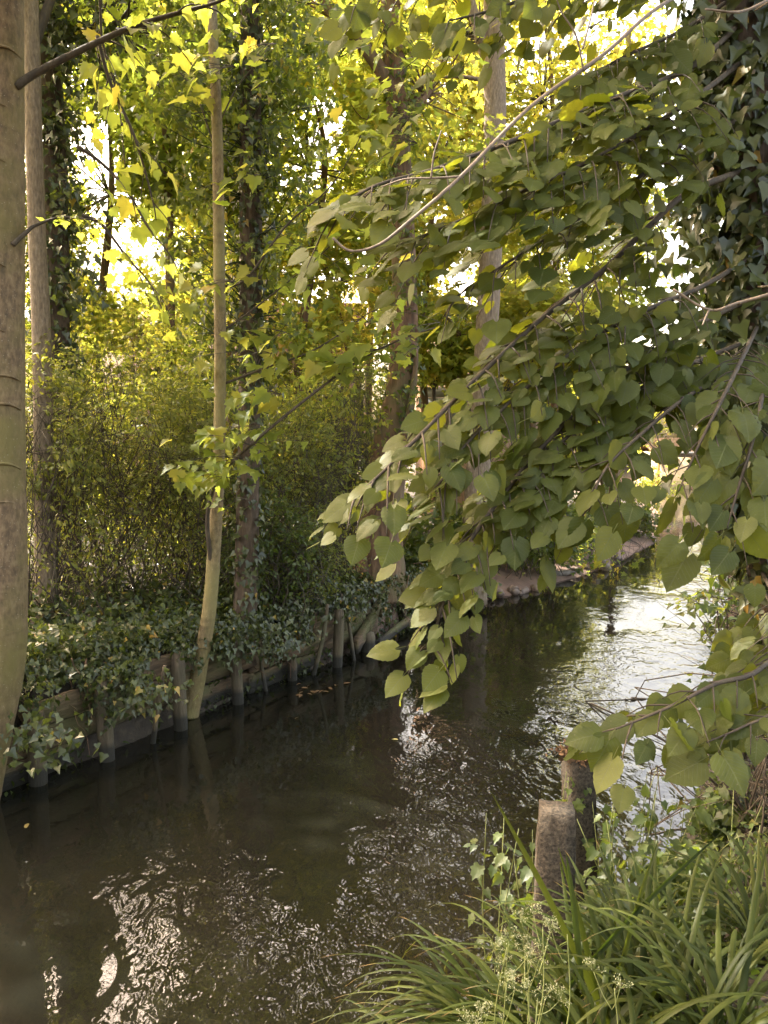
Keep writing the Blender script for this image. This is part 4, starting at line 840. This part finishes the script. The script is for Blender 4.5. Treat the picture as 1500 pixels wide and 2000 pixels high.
lime_branches = [
    # points (px,py,depth), radius, leaf size, step, side, tip weight
    ([(1450, 40, 3.0), (1350, 130, 2.75), (1180, 200, 2.5), (1000, 275, 2.3), (850, 330, 2.15), (740, 360, 2.05), (665, 400, 2.0)], .011, .105, .075, (.16, .34)),
    ([(1450, 120, 3.0), (1330, 210, 2.6), (1180, 300, 2.4), (1030, 370, 2.25), (900, 430, 2.15), (800, 470, 2.1)], .010, .105, .075, (.16, .36)),
    ([(1455, 230, 3.0), (1350, 270, 2.7), (1230, 360, 2.5), (1110, 440, 2.35), (980, 520, 2.25), (890, 580, 2.2)], .009, .10, .10, (.14, .30)),
    ([(1465, 330, 3.0), (1345, 375, 2.75), (1260, 450, 2.65), (1175, 530, 2.55), (1060, 620, 2.4), (940, 730, 2.2), (840, 830, 2.05), (760, 910, 1.98), (690, 975, 1.94)], .013, .10, .085, (.14, .32)),
    ([(1470, 500, 3.0), (1370, 560, 2.7), (1230, 620, 2.45), (1100, 700, 2.3), (980, 800, 2.15), (900, 880, 2.05), (850, 960, 2.0)], .010, .10, .065, (.16, .34)),
    ([(1472, 580, 3.0), (1350, 640, 2.6), (1200, 740, 2.35), (1080, 850, 2.2), (980, 970, 2.08), (905, 1080, 2.0), (862, 1190, 1.97), (845, 1262, 1.95)], .011, .10, .06, (.13, .26)),
    ([(1475, 660, 3.0), (1330, 720, 2.5), (1180, 800, 2.3), (1080, 880, 2.15), (1025, 960, 2.08), (1008, 1030, 2.05)], .009, .10, .07, (.14, .28)),
    ([(1475, 700, 2.9), (1350, 770, 2.3), (1250, 850, 2.1), (1180, 920, 2.0), (1150, 1000, 1.97)], .008, .105, .075, (.12, .26)),
    ([(1478, 640, 2.9), (1440, 720, 2.3), (1400, 800, 2.05), (1360, 880, 1.98), (1325, 960, 1.94)], .008, .125, .085, (.10, .22)),
    ([(1490, 700, 2.9), (1490, 760, 2.2), (1470, 860, 2.0), (1440, 960, 1.93), (1420, 1030, 1.9)], .008, .125, .08, (.10, .22)),
    ([(1490, 1120, 3.0), (1540, 1230, 2.3), (1480, 1310, 1.95), (1400, 1335, 1.86), (1320, 1375, 1.8), (1250, 1405, 1.77), (1200, 1425, 1.75)], .009, .105, .075, (.10, .24)),
    ([(1490, 1150, 3.0), (1560, 1290, 2.2), (1520, 1380, 1.85), (1450, 1420, 1.78), (1380, 1450, 1.75)], .007, .11, .08, (.10, .22)),
    ([(1450, -60, 3.0), (1250, -60, 2.8), (1080, -20, 2.7), (960, 20, 2.6), (880, 40, 2.55)], .010, .10, .08, (.16, .34)),
    ([(1450, -120, 3.0), (1150, -160, 2.8), (900, -90, 2.7), (760, -30, 2.65), (690, 15, 2.6)], .010, .105, .11, (.16, .32)),
    ([(1455, -20, 3.0), (1330, 60, 2.9), (1220, 110, 2.8), (1130, 160, 2.7)], .009, .105, .07, (.18, .36)),
    ([(1462, 400, 3.3), (1300, 420, 3.4), (1150, 460, 3.5), (1030, 520, 3.5)], .010, .10, .13, (.2, .4)),
]
wood, lv = Acc(), Acc()
for (L_, r, s, st, sd) in lime_branches:
    if L_[-1][0] < 1060 and L_[-1][1] > 300:      # sprays sweeping out to the left: leaves shingled along the sweep
        branch_spray(wood, lv, SP_(L_), r, LIME, s * .66, st * .38, sd, .031, .45, unit(np.array([-.10, -.42, .85])), (-.75, -.15, -.50), .30 if L_[0][0] < 1475 else .22, .30, .40, LGAPS)
    else:
        branch_spray(wood, lv, SP_(L_), r, LIME, s * .68, st * .50, sd, .036, .45, unit(np.array([-.20, -.72, .55])), (-.34, -.12, -.75), .30 if L_[0][0] < 1475 else .22, .32, .46, LGAPS)
LIME_FAR = fan([(0, .0), (.2, -.1), (.46, .1), (.44, .4), (.25, .72), (0, 1.02)], (0, .35), .15, .2)
for (c, r) in [((1.6, 3.0, 6.3), (1.7, 1.8, .9)), ((-1.6, 3.7, 6.1), (2.1, 1.6, .8)), ((2.6, 4.8, 6.8), (1.5, 1.6, 1.0)), ((.2, 2.4, 6.2), (1.5, 1.5, .7))]:  # unseen overhead crowns, placed to keep direct sun off the sprays and near bank
    P_ = ell_points(70, c, r, .1)
    for q in P_[:30]:
        k = np.array([bx, by, c[2] - .8]); tube(wood, [k, (k + q) / 2 + gauss(1, .15)[0], q], [.03, .02, .005], 5, 9)
    n = len(P_) * 34; p = P_[R.integers(0, len(P_), n)] + gauss(n) * [.3, .3, .1]
    leaves(lv, LIME_FAR, p, unit(gauss(n, .7) - UP * .5), unit(gauss(n, .4) + UP), .10 * R.uniform(.7, 1.2, n))
wood.build('branch', M['twig'], lime, smooth=True); lv.build('crown', M['lime'], lime, smooth=True)
tw = Acc()
for (L_, r) in [([(1440, -60, 2.6), (1300, 5, 1.9), (1180, 105, 1.7), (1040, 205, 1.6), (900, 345, 1.5), (800, 432, 1.45), (740, 478, 1.44), (685, 490, 1.44), (650, 465, 1.44)], .0058), ([(900, 345, 1.5), (845, 348, 1.49), (790, 350, 1.5), (745, 365, 1.52)], .003), ([(842, 348, 1.49), (848, 300, 1.48), (862, 255, 1.48)], .0028),
                ([(1140, 140, 1.66), (1125, 70, 1.64), (1095, 20, 1.62), (1080, -30, 1.6)], .0028), ([(1138, 95, 1.66), (1155, 30, 1.68), (1165, -20, 1.68)], .003), ([(1475, 20, 2.9), (1520, -10, 1.7), (1450, 22, 1.5), (1378, 18, 1.48)], .0045), ([(1480, 560, 2.9), (1540, 560, 1.6), (1440, 592, 1.42), (1385, 605, 1.4), (1315, 565, 1.4)], .0048), ([(1385, 605, 1.4), (1372, 635, 1.39)], .003), ([(1440, 592, 1.42), (1500, 578, 1.45)], .004)]:
    tube(tw, SP_(L_), np.linspace(r * .8, r * .38, len(L_)), 7, len(L_) * 9, .03)
tw.build('bare_twig', M['paletwig'], lime, smooth=True)
a = Acc(); ivy_on(a, TL, rl, 3400, .075, .045, .12, .92, hang=.9)
ivy_on(a, TL, rl, 1300, .072, .12, .2, .92)
for (x, y, n) in [(1385, 120, 40), (1400, 260, 40), (1370, 330, 50), (1390, 450, 60), (1380, 540, 60), (1400, 860, 40), (1420, 930, 50), (1450, 1010, 50), (1350, 400, 40), (1400, 60, 60), (1390, 190, 60), (1405, 340, 60), (1400, 640, 50), (1430, 760, 70), (1420, 840, 60), (1425, 900, 60), (1440, 980, 70), (1470, 1060, 60)]:
    p = U(x, y, 3.0) + gauss(n, .07); leaves(a, IVY, p, unit(gauss(n, .45) - UP * .8), unit(gauss(n, .5) + [-.3, -.7, .4]), .07 * R.uniform(.6, 1.2, n))
tag(a.build('climbing_ivy', M['ivy'], None, TL[0]), 'glossy dark ivy coating the lime trunk at the right edge', 'ivy', 'ivy on the tree trunks')

# ------------------------------------------------------------------ concrete posts at the near water edge
def cpost(label, px, py, d, w, rz, lean, cap):
    t = U(px, py, d); zb = -.2; h = t[2] - zb
    root = thing('concrete_post', label, 'post', (t[0], t[1], zb), 'concrete posts in the water')
    a = Acc(); n = 16; V = []
    ang = np.linspace(0, 6.2832, 16, endpoint=False)
    for i in range(n):
        f = i / (n - 1); k = 1.0 if i < n - 2 else (.97 if i == n - 2 else .86)
        for an in ang:   # chamfered square section
            s = w / 2 * k / max(abs(math.cos(an)), abs(math.sin(an))); s = min(s, w / 2 * k * 1.36)
            V.append([t[0] + math.cos(an + rz) * s + lean * (f - 1) * h + R.normal(0, .0014), t[1] + math.sin(an + rz) * s + R.normal(0, .0014), zb + h * f + (-.008 if i == n - 2 else 0) + R.normal(0, .0012)])
    V = np.array(V); m = 16; ii = np.arange(n - 1)[:, None] * m; j = np.arange(m)[None]; j2 = (j + 1) % m
    q = np.stack([ii + j, ii + j2, ii + m + j2, ii + m + j], -1).reshape(-1, 4)
    V = np.vstack([V, [t[0], t[1], t[2] + .004]]); e = (n - 1) * m; jj = np.arange(m)
    a.add(V, [q, np.stack([e + jj, e + (jj + 1) % m, np.full(m, n * m)], 1)])
    a.build('shaft', M['concrete'], root)
    if cap:
        b = Acc(); nn = 900; p = np.column_stack([t[0] + R.normal(0, w * .34, nn), t[1] + R.normal(0, w * .34, nn), t[2] + .01 + np.abs(R.normal(0, .014, nn))])
        leaves(b, OVAL, p, unit(gauss(nn, .8) - UP * .25), unit(gauss(nn)), .026 * R.uniform(.5, 1.3, nn)); b.build('moss_cap', M['deadmoss'], root)
cpost('square concrete post standing clear in front of the other by the sedge', 1088, 1578, 2.75, .142, -.16, .02, False)
cpost('leaning concrete post with a cap of dead brown moss', 1128, 1478, 3.55, .125, .2, -.05, True)

# ------------------------------------------------------------------ sedges, flowers and herbs on the near right bank
def blade(acc, root, az, L, up, w, twist=0.0, curve=1.0):
    n = 14; t = np.linspace(0, 1, n)
    a0 = math.radians(up); ang = a0 - curve * t ** 1.25 * 1.9
    dr = np.cumsum(np.cos(ang)) * L / n; dz = np.cumsum(np.sin(ang)) * L / n
    h = np.array([math.cos(az), math.sin(az), 0]); sd = np.array([-math.sin(az), math.cos(az), 0])
    c = np.asarray(root) + h * dr[:, None] + UP * dz[:, None] + sd * (twist * t ** 2 * L)[:, None]
    ww = w / 2 * np.clip(np.minimum(.55 + t * 2.2, 1) * (1 - t ** 3.2), .03, 1)
    nb = np.cross(sd, np.gradient(c, axis=0)); nb = unit(nb)
    V = np.stack([c - sd * ww[:, None] + nb * (ww * .35)[:, None], c, c + sd * ww[:, None] + nb * (ww * .35)[:, None]], 1).reshape(-1, 3)
    i = np.arange(n - 1)[:, None] * 3; j = np.arange(2)[None]
    acc.add(V, [np.stack([i + j, i + j + 1, i + 4 + j, i + 3 + j], -1).reshape(-1, 4)], np.stack([np.tile([-1., 0, 1], n), np.repeat(t, 3)], 1), R.random())
CL = [(1010, 2010, 2.15, 75, (120, 235), .62, 'sedge tussock arching left over the water, flowers in front'), (1135, 2040, 2.2, 50, (40, 190), .50, 'sedge tussock at the foot of the square concrete post'), (1260, 1960, 2.3, 60, (20, 170), .56, 'sedge tussock right of the concrete posts'),
      (1400, 2040, 2.05, 60, (-30, 200), .56, 'sedge tussock at the lower right corner'), (1190, 2110, 1.9, 60, (-20, 210), .56, 'sedge tussock at the bottom between the posts and the corner'), (930, 2090, 2.2, 45, (130, 260), .56, 'lowest sedge tussock trailing out to the left at the bottom edge'),
      (1480, 1880, 2.5, 40, (30, 220), .46, 'sedge tussock against the right edge')]
for (px, py, d, n, az, L, lab) in CL:
    c = U(px, py, d); a = Acc()
    c[2] = max(gz(c[0], c[1]) + .02, c[2] - .14)
    for k in range(int(n * 1.15)):
        r0 = c + [R.normal(0, .055), R.normal(0, .055), R.normal(0, .01)]
        blade(a, r0, math.radians(R.uniform(*az)), L * R.uniform(.5, 1.25), R.uniform(35, 84), R.uniform(.012, .022), R.normal(0, .10), R.uniform(.6, 1.45))
    # short base sheath keeps the tussock on the ground
    zg = gz(c[0], c[1]); 
    for k in range(26):      # old leaf bases and dead lower leaves reaching the soil
        az_ = R.uniform(0, 6.28); q = c + [R.normal(0, .05), R.normal(0, .05), .02]; e_ = c + [math.cos(az_) * R.uniform(.05, .2), math.sin(az_) * R.uniform(.05, .2), 0]; e_[2] = gz(e_[0], e_[1]) - .01
        tube(a, [q, (q + e_) / 2 + [0, 0, .02], e_], [.008, .007, .003], 4, 6)
    tag(a.build('sedge_tussock', M['blade'], None, c, smooth=True), lab, 'grass tussock', 'sedge tussocks on the near bank')
# two upright sword blades in front of the post
a = Acc()
for (x0, y0, x1, y1, d, w) in [(1085, 1800, 958, 1545, 2.2, .021), (1240, 1800, 1285, 1640, 2.3, .016), (1250, 1790, 1410, 1625, 2.3, .017), (1120, 1790, 1105, 1665, 2.2, .018), (1130, 1810, 1090, 1655, 2.25, .018)]:
    s, e = U(x0, y0, d), U(x1, y1, d + .05); b = s - (e - s) * 1.1; t = np.linspace(0, 1, 12)[:, None]
    c = b * (1 - t) + e * t + UP * (.03 * np.sin(t * 3.1)); sd = unit(np.cross(e - b, [0, -1, .2])); ww = (w / 2 * np.minimum(.7 + t, 1) * (1 - t ** 4)).clip(.0006)
    V = np.stack([c - sd * ww + [0, -.004, 0], c, c + sd * ww + [0, -.004, 0]], 1).reshape(-1, 3); i = np.arange(11)[:, None] * 3; j = np.arange(2)[None]
    a.add(V, [np.stack([i + j, i + j + 1, i + 4 + j, i + 3 + j], -1).reshape(-1, 4)], None, R.random())
tag(a.build('iris_plant', M['blade'], None, U(1130, 2000, 2.25), smooth=True), 'stiff upright sword leaves crossing the concrete post', 'plant')

def umbel(px, py, d, lab, hpx=150, heads=3):
    top = U(px, py, d); b = U(px - 20, py + hpx * 1.6, d - .05); root = thing('white_umbel_flower', lab, 'flower', b, 'small white umbels among the sedge')
    s, f = Acc(), Acc(); tube(s, [b, (b + top) / 2 + gauss(1, .015)[0], top], [.0022, .0018, .0012], 5, 10)
    for h in range(heads):
        f = Acc()
        hc_ = top + np.array([R.normal(0, .03), R.normal(0, .03), R.normal(0, .03)]); j = (b + top) / 2 + (top - b) * R.uniform(.1, .4)
        tube(s, [j, (j + hc_) / 2 + [0, 0, -.01], hc_], [.0014, .0011, .0008], 4, 6)
        for k in range(11):
            e = hc_ + unit(R.normal(0, 1, 3) + UP * 1.3) * R.uniform(.018, .034); tube(s, [hc_, e], [.0007, .0005], 3)
            p = e + gauss(7, .0035); leaves(f, OVAL, p, unit(gauss(7)), unit(gauss(7) + UP), .0048)
        f.build('flower_head', M['petal'], root)
    s.build('flower_stem', M['greenstem'], root)
for args in [(990, 1850, 1.85, 'white umbel left of the concrete post, highest of the cluster'), (1060, 1810, 1.95, 'white umbel right against the base of the concrete post'), (1108, 1825, 1.9, 'white umbel on a long slanting stalk beside the post foot', 170, 1), (990, 1920, 1.8, 'white umbel low in the middle of the sedge blades'), (935, 1975, 1.8, 'white umbel at the bottom edge on the water side', 120, 4), (1050, 1950, 1.75, 'loose white umbel at the bottom below the post'), (1200, 1930, 1.85, 'white umbel under the crossing blades to the right', 120, 2), (1030, 1865, 1.85, 'fading umbel in the thick of the flower cluster')]:
    umbel(*args)

def herb(px, py, d, wpx, hpx, n, size, lab, tm=HERB, mat='herb'):
    s = d / F; c = U(px, py, d); zb = max(gz(c[0], c[1]), -.1); root = thing('leafy_herb', lab, 'plant', (c[0], c[1], zb), 'herbs at the near water edge')
    w, l = Acc(), Acc(); k = max(4, n // 14)
    for q in range(k):
        top = c + [R.normal(0, wpx * s * .5), R.normal(0, .10), R.uniform(-.3, 1) * hpx * s]; b = np.array([c[0] + R.normal(0, .08), c[1] + R.normal(0, .06), zb])
        m_ = (top + b) / 2 + gauss(1, .04)[0]; tube(w, [b, m_, top], [.004, .003, .0015], 4, 8)
        m = n // k; t = R.uniform(.35, 1, m)[:, None]; p = (1 - t) ** 2 * b + 2 * t * (1 - t) * m_ + t * t * top
        o = gauss(m) * [1, 1, .25]; o = unit(o); p = p + o * R.uniform(.01, .07, (m, 1))
        leaves(l, tm, p, unit(o + [0, 0, -.5] + gauss(m, .3)), unit(UP + gauss(m, .35) + [-.1, -.35, 0]), size * R.uniform(.55, 1.2, m))
    w.build('stem', M['greenstem'], root); l.build('foliage', M[mat], root)
for args in [(985, 1630, 3.0, 70, 60, 90, .06, 'lobed-leaved herb left of the square concrete post'), (1230, 1620, 3.3, 120, 90, 170, .065, 'broad-leaved herb right of the leaning concrete post'), (1180, 1740, 2.9, 90, 90, 130, .06, 'herb between the leaning post and the sedge'), (1330, 1720, 3.0, 110, 80, 150, .06, 'herb spreading over the water in front of the dark bank'),
             (1450, 1680, 3.0, 70, 120, 190, .045, 'small-leaved herb against the right edge of the bank', OVAL), (1280, 1810, 2.6, 120, 60, 160, .055, 'dark low herb behind the right sedge'), (1440, 1800, 2.7, 90, 80, 160, .05, 'low herb between the right edge and the sedges', OVAL), (1140, 1560, 3.4, 50, 60, 60, .05, 'herb climbing the leaning concrete post'), (1400, 1600, 3.6, 70, 90, 200, .055, 'leafy herb beneath the lower lime spray at the dark bank'), (1380, 1700, 3.3, 80, 60, 180, .05, 'small-leaved herb under the dark dead stem', OVAL), (1270, 1530, 3.5, 60, 60, 40, .06, 'tall thin herb with few leaves under the lower lime spray')]:
    herb(*args)
# bank cover by the camera's foot (countless)
a = Acc(); n = 14000; P2 = np.column_stack([R.uniform(-1.6, 3.4, n), R.uniform(-.8, 5, n)]); P2 = P2[~inside(P2)]; P2 = P2[pdist(P2, RB)[0] < 1.6]; n = len(P2)
leaves(a, OVAL, np.column_stack([P2, ground_z(P2) + np.abs(R.normal(.03, .05, n))]), unit(gauss(n, .8)), unit(UP + gauss(n, .4)), .05 * R.uniform(.5, 1.3, n))
tag(a.build('bank_herbage', M['herb'], None, (1.2, 2.4, .6)), 'low leafy cover on the near right bank', 'undergrowth', kind='stuff')
# dark bent stems at right edge
for (L_, lab) in [([(1500, 1560, 3.6), (1462, 1620, 3.5), (1455, 1660, 3.4), (1420, 1740, 3.2), (1412, 1800, 3.1)], 'dark bent dead stem at the right bank edge'), ([(1395, 1480, 4.2), (1430, 1530, 4.2), (1465, 1570, 4.1)], 'thin forked dead stem above the dark water')]:
    a = Acc(); tube(a, SP_(L_), .011, 6, 24, .05); tag(a.build('dead_stem', M['bark'], None, U(*L_[-1]), smooth=True), lab, 'stem')

# ------------------------------------------------------------------ light and camera
SUN_EL, SUN_AZ = math.radians(48), math.radians(-58)     # azimuth from +Y (view direction), positive to the right
world = bpy.data.worlds.new('World'); scene.world = world; world.use_nodes = True
nt = world.node_tree; bg = nt.nodes['Background']
sky = nt.nodes.new('ShaderNodeTexSky'); sky.sky_type = 'NISHITA'; sky.sun_disc = False
sky.sun_elevation = SUN_EL; sky.sun_rotation = SUN_AZ; sky.dust_density = 7.0; sky.air_density = 1.0; sky.ozone_density = .6
wm = nt.nodes.new('ShaderNodeMixRGB'); wm.blend_type = 'MULTIPLY'; wm.inputs[0].default_value = 1; wm.inputs[2].default_value = (1.17, .97, .74, 1)   # milky, slightly warm summer haze
nt.links.new(sky.outputs[0], wm.inputs[1]); nt.links.new(wm.outputs[0], bg.inputs[0]); bg.inputs[1].default_value = .15
sl = bpy.data.lights.new('sun', 'SUN'); sl.energy = 2.1; sl.angle = math.radians(.6); sl.color = (1.0, .95, .85)
so = bpy.data.objects.new('sun', sl); COL.objects.link(so)
dirv = np.array([math.sin(SUN_AZ) * math.cos(SUN_EL), math.cos(SUN_AZ) * math.cos(SUN_EL), math.sin(SUN_EL)])
from mathutils import Vector
so.rotation_euler = Vector(dirv).to_track_quat('Z', 'Y').to_euler(); so.location = tuple(dirv * 40)

cam = bpy.data.cameras.new('camera'); co = bpy.data.objects.new('camera', cam); COL.objects.link(co)
co.location = (0, 0, CAMZ); co.rotation_euler = (math.pi / 2 - PITCH, 0, 0)
cam.sensor_fit = 'VERTICAL'; cam.sensor_height = 36; cam.lens = 18 * F / 1000; cam.clip_start = .05; cam.clip_end = 2000
scene.camera = co
vs = scene.view_settings; vs.view_transform = 'Standard'; vs.look = 'None'; vs.gamma = 1; vs.exposure = 3.35
scene.render.engine = 'CYCLES'
cy = scene.cycles; cy.max_bounces = 8; cy.diffuse_bounces = 4; cy.glossy_bounces = 4; cy.transmission_bounces = 5; cy.transparent_max_bounces = 8; cy.caustics_reflective = False; cy.caustics_refractive = False; cy.use_denoising = True; cy.sample_clamp_indirect = 6
